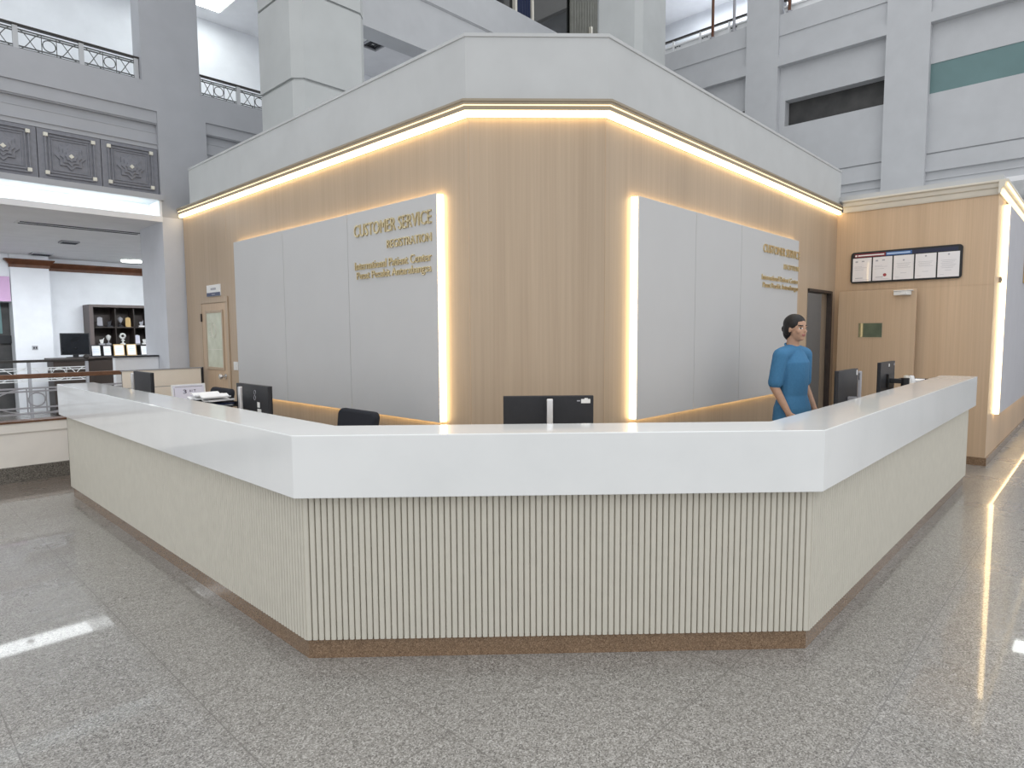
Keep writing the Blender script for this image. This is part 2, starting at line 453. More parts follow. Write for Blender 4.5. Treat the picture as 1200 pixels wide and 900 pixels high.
# cornice with two lit lines
CP = [(3.165, 8.95), W1, W2, (9.178, 2.717)]
cor = MB()
cor.sweep([(0, 3.14), (0, 3.246), (-.078, 3.246), (-.078, 3.230), (-.070, 3.226), (-.070, 3.214), (-.052, 3.212), (-.052, 3.177), (-.004, 3.177), (-.004, 3.14)], CP)
cor = struct('trim_1', cor, 'cornice_tan', 'cream cornice running round the oak kiosk')
mb = MB(); mb.sweep([(-.006, 3.139), (-.006, 3.1762), (-.046, 3.1762), (-.046, 3.143), (-.042, 3.139)], CP)
o = obj('light_strip', mb, 'led_warm', cor); o['label'] = 'thick warm light strip under the cornice'
mb = MB(); mb.sweep([(-.053, 3.205), (-.053, 3.2115), (-.060, 3.2115), (-.060, 3.205)], CP)
o = obj('light_line', mb, 'led_line', cor); o['label'] = 'thin upper light line of the cornice'
# wing cornice (unlit on the front, lit round the corner)
WP = [(9.18, 2.60), (9.18, 1.006)]
mb = MB(); mb.sweep([(0, 3.15), (0, 3.30), (.085, 3.30), (.085, 3.28), (.06, 3.265), (.05, 3.225), (.03, 3.215), (.022, 3.17), (.014, 3.15)], [(9.18, 1.006), (9.18, 2.64)])
struct('trim_2', mb, 'cornice_cream', 'unlit cream cornice over the notice board wall')
mb = MB(); mb.sweep([(0, 3.15), (0, 3.30), (-.085, 3.30), (-.085, 3.28), (-.06, 3.265), (-.05, 3.225), (-.03, 3.215), (-.022, 3.17), (-.014, 3.15)], [(9.10, 1.006), (15.5, 1.006)])
c3 = struct('trim_3', mb, 'cornice_cream', 'lit cream cornice on the corridor side of the wing')
obj('light_strip', MB().box(9.13, 15.5, .958, .990, 3.15, 3.20), 'led_line', c3)
obj('light_line', MB().box(9.11, 15.5, .922, .935, 3.232, 3.262), 'led_line', c3)

# ------------------------------------------------------------------ grey sign panels
def words(mb, ax, gap):
    """the words of a line of raised letters, each as a mesh of its own"""
    par = list(range(len(mb.v)))
    def find(i):
        while par[i] != i: par[i] = par[par[i]]; i = par[i]
        return i
    for f in mb.f:
        for q in f[1:]: par[find(q)] = find(f[0])
    isl = {}
    for i in range(len(mb.v)): isl.setdefault(find(i), []).append(i)
    L = sorted((min(mb.v[i][ax] for i in g), max(mb.v[i][ax] for i in g), r) for r, g in isl.items())
    groups = []; end = -1e9
    for a, c, r in L:
        if a - end > gap or not groups: groups.append([])
        groups[-1].append(r); end = max(end, c) if groups[-1] != [r] else c
    out = []
    for g in groups:
        g = set(g); m = MB(); idx = {}
        for i in range(len(mb.v)):
            if find(i) in g: idx[i] = len(m.v); m.v.append(mb.v[i])
        for f in mb.f:
            if find(f[0]) in g: m.face([idx[i] for i in f])
        out.append(m)
    return out
def letters(root, rows, place, lab):
    for body, w, h, pos in rows:
        for mb in words(text_mb(body, w, h, .012, place(pos)), 1 if place is face_minus_x else 0, w / len(body) * .30):
            o = obj('lettering', mb, 'brass', root, True); o['label'] = lab
sl = thing('sign_panel', 'grey backlit sign panel lettered CUSTOMER SERVICE REGISTRATION on the left oak wall', 'sign', (3.165, 5.5, .915))
for a, c in ((3.72, 4.943), (4.948, 6.14), (6.145, 7.31)):
    obj('panel', MB().box(3.115, 3.135, a, c, .915, 2.650), 'panel_grey', sl, True, bevel=.002)
obj('backing', MB().box(3.136, 3.1645, 3.80, 7.24, .98, 2.58), 'groove_dark', sl, True)
mb = MB(); mb.box(3.138, 3.160, 3.722, 7.29, 2.592, 2.640); mb.box(3.138, 3.160, 3.722, 7.29, .925, .973); mb.box(3.122, 3.160, 3.690, 3.718, .925, 2.640)
o = obj('light_strip', mb, 'led_panel', sl, True); o['label'] = 'warm light strip round three edges of the panel'
letters(sl, [('CUSTOMER SERVICE', 1.05, .110, (3.115, 3.775, 2.436)), ('REGISTRATION', .57, .068, (3.115, 3.778, 2.303)),
             ('International Patient Center', 1.045, .072, (3.115, 3.78, 2.155)), ('Pusat Pesakit Antarabangsa', 1.015, .066, (3.115, 3.785, 2.075))], face_minus_x, 'raised brass letters')
sr = thing('sign_panel', 'grey backlit sign panel lettered CUSTOMER SERVICE RECEPTION on the right oak wall', 'sign', (5.9, 2.717, .915))
for a, c in ((4.232, 5.16), (5.165, 6.095), (6.10, 7.65)):
    obj('panel', MB().box(a, c, 2.667, 2.687, .915, 2.640), 'panel_grey', sr, True, bevel=.002)
obj('backing', MB().box(4.31, 7.57, 2.688, 2.7165, .98, 2.57), 'groove_dark', sr, True)
mb = MB(); mb.box(4.234, 7.63, 2.690, 2.712, 2.582, 2.630); mb.box(4.234, 7.63, 2.690, 2.712, .925, .973); mb.box(4.198, 4.230, 2.674, 2.712, .925, 2.630)
o = obj('light_strip', mb, 'led_panel', sr, True); o['label'] = 'warm light strip round three edges of the panel'
o = obj('end_light', MB().box(7.632, 7.645, 2.690, 2.712, .93, 2.580), 'led_panel', sr, True); o['label'] = 'thin light line on the right end of the panel'
letters(sr, [('CUSTOMER SERVICE', 1.045, .090, (7.665, 2.667, 2.428)), ('RECEPTION', .45, .056, (7.645, 2.667, 2.29)),
             ('International Patient Center', 1.035, .058, (7.633, 2.667, 2.145)), ('Pusat Pesakit Antarabangsa', 1.01, .056, (7.637, 2.667, 2.066))], face_minus_y, 'raised brass letters')
# grey lit panel on the corridor side of the wing
sw = thing('wall_panel', 'pale grey backlit panel on the corridor side of the wing', 'panel', (11.5, 1.006, .57))
for a, c in ((9.76, 11.3), (11.305, 12.9), (12.905, 14.5)):
    obj('panel', MB().box(a, c, .95, .97, .57, 3.10), 'panel_lilac', sw, True, bevel=.002)
obj('backing', MB().box(9.84, 14.42, .971, 1.0055, .65, 3.05), 'groove_dark', sw, True)
mb = MB(); mb.box(9.70, 9.752, .955, .998, .57, 3.10); mb.box(9.76, 14.48, .974, .998, .58, .63)
obj('light_strip', mb, 'led_panel', sw, True)

fm = thing('framed_notice', 'gold framed dark notice on the corridor panel at the right photo edge', 'picture', (12.2, .95, 2.2))
obj('frame', MB().box(11.62, 12.5, .925, .949, 2.27, 2.80), 'trophy_gold', fm, True, bevel=.004)
obj('sheet', MB().box(11.67, 12.45, .921, .926, 2.32, 2.75), 'desk_dark', fm, True)
wb = thing('wall_sensor', 'tiny beige sensor box on the lit oak edge of the wing', 'sensor', (9.62, 1.006, 2.18))
obj('case', MB().box(9.58, 9.65, .985, 1.0055, 2.17, 2.24), 'cornice_tan', wb, True, bevel=.003)
obj('eye', MB().box(9.60, 9.63, .981, .986, 2.19, 2.22), 'charcoal_plastic', wb, True)
# ------------------------------------------------------------------ staff door on the left wall
dr = thing('door_1', 'pale oak staff door with a tall frosted glass pane left of the grey panel', 'door', (3.165, 8.06, 0)); dr['kind'] = 'structure'
y0, y1 = 7.70, 8.42
mb = MB(); mb.box(3.148, 3.1645, y0 - .07, y0, 0, 1.995); mb.box(3.148, 3.1645, y1, y1 + .07, 0, 1.995); mb.box(3.148, 3.1645, y0 - .07, y1 + .07, 1.995, 2.06)
obj('frame', mb, 'oak', dr, True, bevel=.003)
lf = obj('leaf', MB().box(3.152, 3.1643, y0 + .004, y1 - .004, .01, 1.99), 'oak_door', dr, True, bevel=.002)
mb = MB()
g0, g1, h0, h1 = 7.80, 8.26, 1.205, 1.872
mb.box(3.140, 3.152, g0 - .035, g0, h0 - .035, h1 + .035); mb.box(3.140, 3.152, g1, g1 + .035, h0 - .035, h1 + .035)
mb.box(3.140, 3.152, g0, g1, h1, h1 + .035); mb.box(3.140, 3.152, g0, g1, h0 - .035, h0)
obj('glazing_bead', mb, 'oak', lf, True, bevel=.004)
gp = obj('glass_pane', MB().box(3.146, 3.1525, g0, g1, h0, h1), 'frosted_glass', lf, True)
mb = MB()
for cz, rr in ((1.66, .10), (1.66, .075)): 
    pts = [(3.1455, 8.05 + rr * .75 * math.cos(a), cz + rr * math.sin(a)) for a in [2 * PI * k / 20 for k in range(20)]]
    mb.tube(pts, .004, 5, True)
for k in range(5): mb.box(3.1452, 3.146, 8.14, 8.22 - .01 * (k % 3), 1.52 + .06 * k, 1.526 + .06 * k)
mb.box(3.1452, 3.146, 7.82, 8.24, 1.42, 1.428)
obj('etching', mb, 'stud_cream', gp, True)
mb = MB(); mb.lathe([(.032, 0), (.032, .008), (.012, .012), (.012, .035), (.026, .045), (.034, .06), (.030, .078), (.012, .086)], (0, 0, 0), 20, 'x')
mb.v = [(3.152 - x, y + 7.755, z + 1.10) for x, y, z in mb.v]
obj('knob', mb, 'steel', lf, True, smooth='auto')
obj('hinge', MB().box(3.138, 3.150, y1 - .012, y1 + .02, 1.77, 1.87), 'cabinet_dark', lf, True)
obj('hinge', MB().box(3.138, 3.150, y1 - .012, y1 + .02, .25, .35), 'cabinet_dark', lf, True)
sg = thing('door_sign', 'small white and navy plaque above the staff door', 'sign', (3.165, 8.03, 1.995))
obj('plate', MB().box(3.152, 3.1645, 7.825, 8.235, 2.075, 2.215), 'white_plastic', sg, True, bevel=.002)
obj('band', MB().box(3.1505, 3.152, 7.827, 8.233, 2.077, 2.122), 'sign_blue', sg, True)
mb = MB(); mb.box(3.1512, 3.152, 7.95, 8.11, 2.152, 2.178); obj('print', mb, 'ink_pale', sg, True)
mb = MB(); mb.box(3.1500, 3.1505, 7.98, 8.08, 2.094, 2.104); obj('print', mb, 'ink_pale', sg, True)
sw1 = thing('light_switch', 'white wall switch between staff door and grey panel', 'switch', (3.165, 7.49, 1.19))
obj('plate', MB().box(3.155, 3.1645, 7.42, 7.54, 1.185, 1.285), 'white_plastic', sw1, True, bevel=.004)
obj('rocker', MB().box(3.150, 3.156, 7.46, 7.50, 1.21, 1.26), 'white_plastic', sw1, True, bevel=.002)

# ------------------------------------------------------------------ open door leaf, closer and board on the wing wall
d2 = thing('door_2', 'oak door leaf opened flat against the wing wall, small glass window', 'door', (9.06, 2.2, 0)); d2['kind'] = 'structure'
lf = obj('leaf', MB().box(9.045, 9.086, 1.748, 2.628, .02, 2.118), 'oak_door', d2, True, bevel=.003)
gp = obj('vision_panel', MB().box(9.041, 9.047, 2.107, 2.376, 1.522, 1.70), 'green_glass', lf, True)
mb = MB(); mb.box(9.040, 9.047, 2.376, 2.384, 1.522, 1.70); mb.box(9.040, 9.047, 2.099, 2.107, 1.522, 1.70); mb.box(9.040, 9.047, 2.099, 2.384, 1.70, 1.708); mb.box(9.040, 9.047, 2.099, 2.384, 1.514, 1.522)
obj('bead', mb, 'oak', lf, True)
mb = MB(); mb.box(8.995, 9.046, 1.80, 1.985, 2.04, 2.088); mb.box(8.985, 9.046, 1.78, 1.985, 2.089, 2.100); mb.box(8.985, 8.994, 1.84, 1.91, 2.045, 2.087)
obj('door_closer', mb, 'white_plastic', lf, True, bevel=.004)

bd = thing('notice_board', 'black framed board of five certificates on the oak wing wall', 'board', (9.18, 1.92, 2.22))
Y0, Y1, Z0, Z1 = 1.318, 2.525, 2.222, 2.622
def rrect(ya, yb, za, zb, r, x, n=6):
    pts = []
    for cy, cz, a0 in ((yb - r, zb - r, 0), (ya + r, zb - r, PI / 2), (ya + r, za + r, PI), (yb - r, za + r, 1.5 * PI)):
        for k in range(n + 1):
            a = a0 + PI / 2 * k / n; pts.append((x, cy + r * math.cos(a), cz + r * math.sin(a)))
    return pts
obj('frame', MB().extrude(rrect(Y0, Y1, Z0, Z1, .04, 9.150), (.0295, 0, 0)), 'black_plastic', bd, True, bevel=.004)
xs = 9.1495
W = (Y1 - Y0 - .036) / 5
yy = Y1 - .018
mb = MB(); mb.box(9.1475, 9.15, Y1 - .40, Y1 - .045, Z1 - .070, Z1 - .025); o = obj('banner', mb, 'banner_red', bd, True); o['label'] = 'dark red part of the header'
mb = MB(); mb.box(9.1475, 9.15, Y1 - .69, Y1 - .405, Z1 - .070, Z1 - .025); o = obj('banner', mb, 'banner_blue', bd, True); o['label'] = 'blue part of the header'
mb = MB(); mb.box(9.1475, 9.15, Y0 + .045, Y1 - .695, Z1 - .070, Z1 - .025); o = obj('banner', mb, 'banner_navy', bd, True); o['label'] = 'navy part of the header'
mb = MB(); mb.box(9.1465, 9.1475, Y1 - .385, Y1 - .085, Z1 - .055, Z1 - .040); mb.lathe([(.012, 0), (.012, .001)], (9.1465, Y1 - .062, Z1 - .048), 12, 'x')
obj('header_line', mb, 'white_ink', bd, True)
obj('header_line', MB().box(9.1465, 9.1475, Y1 - .67, Y1 - .415, Z1 - .056, Z1 - .038), 'pale_blue_ink', bd, True)
for k in range(5):
    a, c = yy - (k + 1) * W + .008, yy - k * W - .008
    p = obj('certificate', MB().box(9.1465, 9.150, a, c, Z0 + .022, Z1 - .080), 'paper_glazed', bd, True)
    mb = MB(); xq = 9.146; w = c - a; cy = (a + c) / 2
    def bar(f0, f1, z, h=.003): mb.box(xq, 9.1466, c - f1 * w, c - f0 * w, z, z + h)
    zt = Z1 - .080
    if k < 2:
        mb.box(xq, 9.1466, c - .27 * w, c - .14 * w, zt - .055, zt - .035); mb.box(xq, 9.1466, c - .62 * w, c - .48 * w, zt - .05, zt - .035)
        bar(.1, .5, zt - .11); bar(.1, .75, zt - .125); bar(.1, .6, zt - .15)
        bar(.15, .55, Z0 + .06, .008); bar(.1, .9, Z0 + .04)
    else:
        mb.lathe([(.011, 0), (.011, .0006)], (xq, cy, zt - (.06 if k == 2 else .03)), 12, 'x')
        for q in range(4 + (k == 4) * 2):
            bar(.14 + .05 * (q % 2), .86 - .07 * (q % 3), zt - .10 - .018 * q)
        bar(.35, .65, Z0 + .10)
        bar(.1, .3, Z0 + .05)
    obj('print', mb, 'ink_pale', p, True)
    if k == 1:
        o = obj('seal', MB().lathe([(.02, 0), (.02, .0006)], (9.1458, cy - .03, Z0 + .09), 16, 'x'), 'seal_red', p, True); o['label'] = 'red seal'

# ------------------------------------------------------------------ atrium: left facade (front plane y = 9)
XL, XR = -4.0, 13.0
YF = 9.0
mb = MB()
mb.box(2.776, 3.475, YF, 9.3, 4.805, 6.57)
mb.box(XL, XR, YF, 9.5, 4.455, 4.805)
mb.box(2.93, 3.53, YF, 9.9, 3.13, 4.455)
for a, c in ((XL, 2.93), (3.53, XR)):
    mb.box(a, c, 9.02, 9.5, 4.31, 4.455); mb.box(a, c, 9.035, 9.5, 4.295, 4.31); mb.box(a, c, 9.075, 9.5, 4.205, 4.295)
    mb.box(a, c, 9.055, 9.5, 4.19, 4.205); mb.box(a, c, 9.06, 9.5, 4.06, 4.19); mb.box(a, c, 9.03, 9.5, 4.045, 4.06); mb.box(a, c, 9.045, 9.5, 3.99, 4.045)
    mb.box(a, c, 9.09, 9.5, 3.40, 3.99)
mb.box(XL, 2.95, 8.965, 9.5, 3.335, 3.405); mb.box(3.53, XR, 8.965, 9.5, 3.335, 3.405)
struct('pillar_lobby_front', MB().box(2.93, 3.53, YF, 9.9, 0, 3.13), 'pillar_lilac', 'pale pillar beside the staff door')
struct('wall_left', mb, 'grey_facade', 'grey atrium facade with stepped mouldings on the left')
mb = MB(); mb.box(XL, XR, YF, 9.4, 6.57, 7.38); mb.box(XL, XR, 8.985, 9.4, 7.38, 7.40); mb.box(XL, XR, 8.97, 9.4, 7.40, 8.03)
struct('wall_upper_fascia', mb, 'white_facade', 'plain fascia of the upper floor above the counter')
mb = MB(); mb.box(XL, 2.93, 9.36, 9.5, 3.13, 3.335); mb.box(2.90, 2.93, 8.99, 9.4, 3.13, 3.335)
struct('wall_cove', mb, 'lobby_white', 'white recess of the light cove under the ornament band')
cv = obj('cove_light', MB().box(XL, 2.86, 9.17, 9.21, 3.1305, 3.155), 'cove_white')
tag(cv, 'long white tube light in the cove under the ornament panels', 'light')
# ornament panels
def ornament(x0, lab):
    t = thing('ornament_panel', lab, 'ornament', (x0 + .315, 9.09, 3.42), group='grey relief panels over the light cove')
    ctr = (x0 + .315, 3.705)
    sl = MB(); sl.box(x0 + .0008, x0 + .6292, 9.045, 9.0895, 3.42, 3.985)
    o = obj('slab', sl, 'ornament_grey', t, True, bevel=.003)
    fr = MB()
    def ring(h, w, y):
        cx, cz = ctr
        fr.box(cx - h, cx + h, y, 9.046, cz + h - w, cz + h); fr.box(cx - h, cx + h, y, 9.046, cz - h, cz - h + w)
        fr.box(cx - h, cx - h + w, y, 9.046, cz - h + w, cz + h - w); fr.box(cx + h - w, cx + h, y, 9.046, cz - h + w, cz + h - w)
    ring(.248, .016, 9.026); ring(.212, .013, 9.032); ring(.182, .011, 9.036)
    obj('frame', fr, 'ornament_grey', t, True, bevel=.003)
    st = MB()
    for r1, r2, y in ((.155, .118, 9.028), (.112, .082, 9.012), (.066, .050, 8.998)):
        pts = []
        for k in range(16):
            a = PI / 8 * k; r = r1 if k % 2 == 0 else r2
            pts.append((ctr[0] + r * math.cos(a), y, ctr[1] + r * math.sin(a)))
        st.extrude(pts, (0, 9.046 - y, 0))
    obj('star_relief', st, 'ornament_grey', t, True, bevel=.003)
    for k, (dx, dz) in enumerate(((0, 0), (-.235, .215), (.235, .215), (-.235, -.215), (.235, -.215))):
        s = MB(); cx, cz = ctr[0] + dx, ctr[1] + dz; h = .028
        p = [(h, 0), (0, h), (-h, 0), (0, -h)] if k == 0 else [(h * .75, h * .75), (-h * .75, h * .75), (-h * .75, -h * .75), (h * .75, -h * .75)]
        y = 8.988 if k == 0 else 9.016
        s.extrude([(cx + a, y, cz + c) for a, c in p], (0, .012 if k == 0 else .035, 0))
        o = obj('stud', s, 'stud_cream', t, True, bevel=.003); o['label'] = 'cream square stud'
ornament(2.93 - .635, 'grey relief panel with cream studs, first beside the tall grey pillar')
ornament(2.93 - 1.27, 'grey relief panel with cream studs, middle of the three over the light cove')
ornament(2.93 - 1.905, 'grey relief panel with cream studs cut by the left photo edge')

# ------------------------------------------------------------------ railings
def railing(label, x0, x1, y, z0, z1, bars, posts, mods, mrail, mpost, mbar, hr=.022, zc=None, rad=None, axis='x', group=None, pw=.05, br=.006):
    """posts: positions; mods: (start, end) of each ornamental bay with a circle and crossing curves"""
    P = (lambda u, z, d=0: (u, y + d, z)) if axis == 'x' else (lambda u, z, d=0: (y + d, u, z))
    t = thing('railing', label, 'railing', P((x0 + x1) / 2, z0), group=group)
    mb = MB(); a, c = P(x0, z1 - hr, -.03), P(x1, z1, .03); mb.box(a[0], c[0], a[1], c[1], a[2], c[2])
    obj('handrail', mb, mrail, t, True, bevel=.006)
    for p in posts:
        mb = MB(); a, c = P(p - pw / 2, z0, -.02), P(p + pw / 2, z1 - hr, .02); mb.box(a[0], c[0], a[1], c[1], a[2], c[2])
        obj('post', mb, mpost, t, True, bevel=.003)
    for z in bars:
        mb = MB(); a, c = P(x0, z - br, -.008), P(x1, z + br, .008); mb.box(a[0], c[0], a[1], c[1], a[2], c[2])
        obj('rail', mb, mbar, t, True)
    zb, zt = bars[0], bars[-1]
    if zc is None: zc = (zb + zt) / 2
    if rad is None: rad = (zt - zb) / 2 * .86
    for a, c in mods:
        m = (a + c) / 2; mb = MB()
        mb.tube([P(m + rad * math.cos(q), zc + rad * math.sin(q)) for q in [2 * PI * k / 24 for k in range(24)]], br, 6, True)
        for s in (-1, 1):
            e = a if s < 0 else c
            for zs, ze in ((zb, zt), (zt, zb)):
                mb.tube([P(m + s * rad * 1.15 + (e - m - s * rad * 1.15) * k / 10, zs + (ze - zs) * (.5 - .5 * math.cos(PI * k / 10))) for k in range(11)], br * .85, 5)
            mb.tube([P(m + s * rad * 1.15, zb), P(m + s * rad * 1.15, zt)], br * .8, 5)
        obj('scrollwork', mb, mbar, t, True, smooth='auto')
    return t
railing('grey balcony railing left of the tall pillar, upper left', -1.5, 2.776, 9.10, 4.805, 5.10, [4.84, 4.865, 5.02, 5.045], [.30, .91, 1.53, 2.16, 2.745],
        [(.33, .88), (.94, 1.50), (1.56, 2.13), (2.19, 2.72)], 'rail_dark', 'white_facade', 'rail_bronze', rad=.062, zc=4.943)
railing('grey balcony railing between tall pillar and white column, upper left', 3.475, 6.6, 9.10, 4.805, 5.10, [4.84, 4.865, 5.02, 5.045], [3.50, 4.03, 4.64, 5.25, 5.86],
        [(3.53, 4.0), (4.06, 4.61), (4.67, 5.22), (5.28, 5.83)], 'rail_dark', 'white_facade', 'rail_bronze', rad=.062, zc=4.943)
# low wall with railing near the counter's left end
mb = MB(); mb.box(-4, 2.36, 8.66, 8.84, 0, .545); mb.box(-4, 2.36, 8.645, 8.84, .545, .65)
struct('wall_low', mb, 'low_wall_cream', 'low cream wall carrying the brown railing')
struct('trim_4', MB().box(-4, 2.36, 8.635, 8.85, .65, .668), 'rail_wood')
struct('baseboard_low', MB().box(-4, 2.36, 8.635, 8.66, 0, .172), 'skirting_grey', 'granite skirting of the low wall')
railing('brown topped railing on the low cream wall left of the counter', -2.5, 2.34, 8.74, .669, 1.18, [.735, .80, .985, 1.02], [-.30, 2.33],
        [(-.9, .58), (.62, 2.28)], 'rail_wood', 'rail_white', 'rail_paint', hr=.05, zc=.893, rad=.076, pw=.06, br=.009)

# ------------------------------------------------------------------ lobby beyond the low wall
def L3(r, l, z): return (1.1 * r, 1.1 * l, 1.6 + 1.1 * (z - 1.6))
mb = MB(); mb.box(-5, 2.93, 9.0, 11.45, 3.07, 3.13); mb.box(2.93, 3.6, 9.9, 11.45, 3.07, 3.13); mb.box(-5, 2.928, 8.97, 9.0, 3.06, 3.13)
struct('ceiling_soffit', mb, 'soffit_white', 'grey soffit with a slot air diffuser')
struct('ceiling_lobby', MB().box(-5, 10, 11.5, 18.5, 3.30, 3.36).box(-5, 10, 11.45, 11.5, 3.07, 3.36), 'soffit_white', 'white lobby ceiling')
struct('wall_lobby_back', MB().box(-5, 10, 17.05, 17.2, 0, 3.3), 'lobby_white', 'white lobby back wall')
struct('wall_lobby_right', MB().box(6.5, 6.6, 9.5, 17.05, 0, 3.3), 'lobby_white')
struct('pillar_lobby', MB().box(2.44, 3.10, 16.55, 17.05, 0, 3.3), 'lobby_white', 'white lobby pillar with a grey outlet')
mb = MB(); prof = [(0, 3.03), (0, 3.2), (-.10, 3.2), (-.09, 3.17), (-.05, 3.13), (-.02, 3.09), (-.015, 3.03)]
mb.sweep(prof, [(2.44, 17.05), (2.44, 16.55), (3.10, 16.55), (3.10, 17.05)])
mb.sweep(prof, [(3.10, 17.05), (6.5, 17.05)])
struct('trim_5', mb, 'cornice_walnut', 'dark wooden cornice in the lobby')
dv = thing('slot_diffuser', 'long black slot air diffuser in the grey soffit', 'vent', (2.4, 10.3, 3.07))
mb = MB(); mb.box(1.64, 3.02, 10.16, 10.22, 3.058, 3.0698); mb.box(1.64, 3.02, 10.30, 10.36, 3.058, 3.0698); o = obj('slot', mb, 'vent_dark', dv, True)
mb = MB(); mb.box(1.60, 3.06, 10.10, 10.15, 3.062, 3.0698); mb.box(1.60, 3.06, 10.225, 10.295, 3.062, 3.0698); mb.box(1.60, 3.06, 10.37, 10.42, 3.062, 3.0698)
obj('frame', mb, 'soffit_white', dv, True)
dl = thing('downlight', 'round white ceiling downlight glowing in the lobby', 'light', (4.6, 16.2, 3.29))
obj('lamp', MB().lathe([(.21, -.035), (.22, -.012)], (4.6, 16.2, 3.30), 28), 'downlight_white', dl, True)
obj('ring', MB().lathe([(.235, -.012), (.235, 0)], (4.6, 16.2, 3.2995), 28), 'white_plastic', dl, True)
for k, (x, y, w, lab) in enumerate(((2.9, 16.1, .36, 'flat ceiling vent near the dark wooden cornice'), (2.9, 13.75, .28, 'flat ceiling vent nearer the slot diffuser'))):
    v = thing('ceiling_vent', lab, 'vent', (x, y, 3.29), group='flat lobby ceiling vents')
    mb = MB(); mb.box(x - w / 2, x + w / 2, y - w / 2, y + w / 2, 3.27, 3.2995)
    obj('frame', mb, 'rail_paint', v, True, bevel=.004)
    mb = MB()
    for q in range(5): mb.box(x - w * .42, x + w * .42, y - w * .4 + q * w * .18, y - w * .4 + q * w * .18 + w * .06, 3.264, 3.2705)
    obj('louvre', mb, 'vent_dark', v, True)
sp = obj('smoke_detector', MB().lathe([(.03, -.05), (.055, -.03), (.06, 0)], (1.75, 12.3, 3.2995), 16), 'charcoal_plastic', smooth='auto')
tag(sp, 'small dark detector on the lobby ceiling at far left', 'detector')
ol = thing('wall_outlet', 'grey outlet plate on the white lobby pillar', 'outlet', (2.77, 16.55, 1.36))
obj('plate', MB().box(2.72, 2.82, 16.535, 16.549, 1.31, 1.40), 'rail_paint', ol, True, bevel=.004)
obj('socket', MB().box(2.74, 2.765, 16.531, 16.536, 1.335, 1.375).box(2.78, 2.805, 16.531, 16.536, 1.335, 1.375), 'charcoal_plastic', ol, True)
# pink board over a dark passage at the far left
pb = thing('wall_board', 'plain pink board over the dark passage at the left edge', 'board', (1.7, 16.6, 2.3))
obj('board', MB().box(.8, 2.42, 16.55, 16.58, 2.32, 2.83), 'pink_board', pb, True, bevel=.003)
obj('bracket', MB().box(.8, 2.42, 16.58, 16.62, 2.36, 2.40), 'steel', pb, True)
mb = MB(); mb.box(-5, .8, 16.62, 17.04, 0, 3.3); mb.box(.8, 2.439, 16.62, 17.04, 2.31, 3.3)
struct('wall_passage', mb, 'lobby_white', 'white wall over the passage')
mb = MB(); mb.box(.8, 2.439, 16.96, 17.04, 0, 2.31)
struct('door_3', mb, 'dark_interior', 'dark passage opening at the far left')  # solid slab closing the passage, its unlit depth painted as a dark colour
struct('trim_6', MB().box(.8, 2.439, 16.90, 16.96, 1.45, 1.62), 'black_plastic')
struct('window_1', MB().box(.8, 2.30, 16.93, 16.96, 1.66, 2.30), 'teal_panel', 'dim glazed upper part of the passage')

# display cabinet with trophies
cb = thing('display_cabinet', 'dark display cabinet of trophies on the white lobby wall', 'cabinet', (4.35, 16.8, .35))
X0c, X1c, Zb, Zt = 3.78, 5.02, .35, 2.30
mb = MB(); mb.box(X0c, X1c, 17.0, 17.04, Zb, Zt); mb.box(X1c - .03, X1c, 16.55, 17.0, Zb, Zt); mb.box(X0c + .08, X1c - .03, 16.55, 17.0, Zb, .40)
obj('body', mb, 'cabinet_dark', cb, True)
mb = MB(); mb.box(X0c, X0c + .08, 16.52, 17.0, Zb, Zt); mb.box(X0c + .08, X1c, 16.52, 17.0, Zt - .06, Zt)
o = obj('surround', mb, 'cabinet_side', cb, True, bevel=.004); o['label'] = 'grey cabinet surround'
for z in (1.37, 1.78): obj('shelf', MB().box(X0c + .08, X1c - .03, 16.6, 17.0, z, z + .02), 'cabinet_dark', cb, True)
for x in (4.30, 4.68): obj('divider', MB().box(x, x + .015, 16.6, 17.0, .40, Zt - .06), 'cabinet_dark', cb, True)
def trophy(x, z, kind, lab, m1, m2):
    t = thing('trophy', lab, 'trophy', (x, 16.72, z), group='trophies in the display cabinet')
    if kind == 'plaque':
        obj('plaque', MB().extrude([(x - .055, 16.70, z + .03), (x + .055, 16.70, z + .03), (x + .05, 16.70, z + .21), (x, 16.70, z + .23), (x - .05, 16.70, z + .21)], (0, .03, 0)), m1, t, True, bevel=.003)
        obj('foot', MB().box(x - .05, x + .05, 16.68, 16.76, z + .0005, z + .03), m2, t, True, bevel=.003)
    elif kind == 'disc':
        b2 = MB(); b2.tube([(x + .05 * math.cos(a), 16.70, z + .20 + .05 * math.sin(a)) for a in [2 * PI * k / 20 for k in range(20)]], .022, 8, True)
        obj('ring', b2, m1, t, True, smooth=True)
        b2 = MB(); b2.lathe([(.055, 0), (.055, .03), (.02, .045), (.016, .08), (.04, .09), (.04, .11), (.012, .125), (.012, .14)], (x, 16.70, z + .0005), 16); obj('foot', b2, m2, t, True, smooth='auto')
    elif kind == 'cup':
        b2 = MB(); b2.lathe([(.012, .10), (.03, .12), (.05, .17), (.052, .20), (.02, .225), (.006, .235)], (x, 16.70, z), 16); obj('cup', b2, m1, t, True, smooth='auto')
        b2 = MB(); b2.lathe([(.055, 0), (.055, .035), (.03, .04), (.012, .055), (.012, .10)], (x, 16.70, z + .0005), 16); obj('foot', b2, m2, t, True, smooth='auto')
    else:
        b2 = MB(); b2.box(x - .06, x + .06, 16.68, 16.74, z + .0005, z + .035); obj('foot', b2, m2, t, True, bevel=.003)
        b2 = MB(); b2.extrude([(x - .03, 16.70, z + .036), (x + .02, 16.70, z + .036), (x + .05, 16.70, z + .17), (x + .02, 16.70, z + .13), (x - .05, 16.70, z + .12)], (0, .02, 0)); obj('figure', b2, m1, t, True, bevel=.003)
zA, zB = 1.80, 1.39
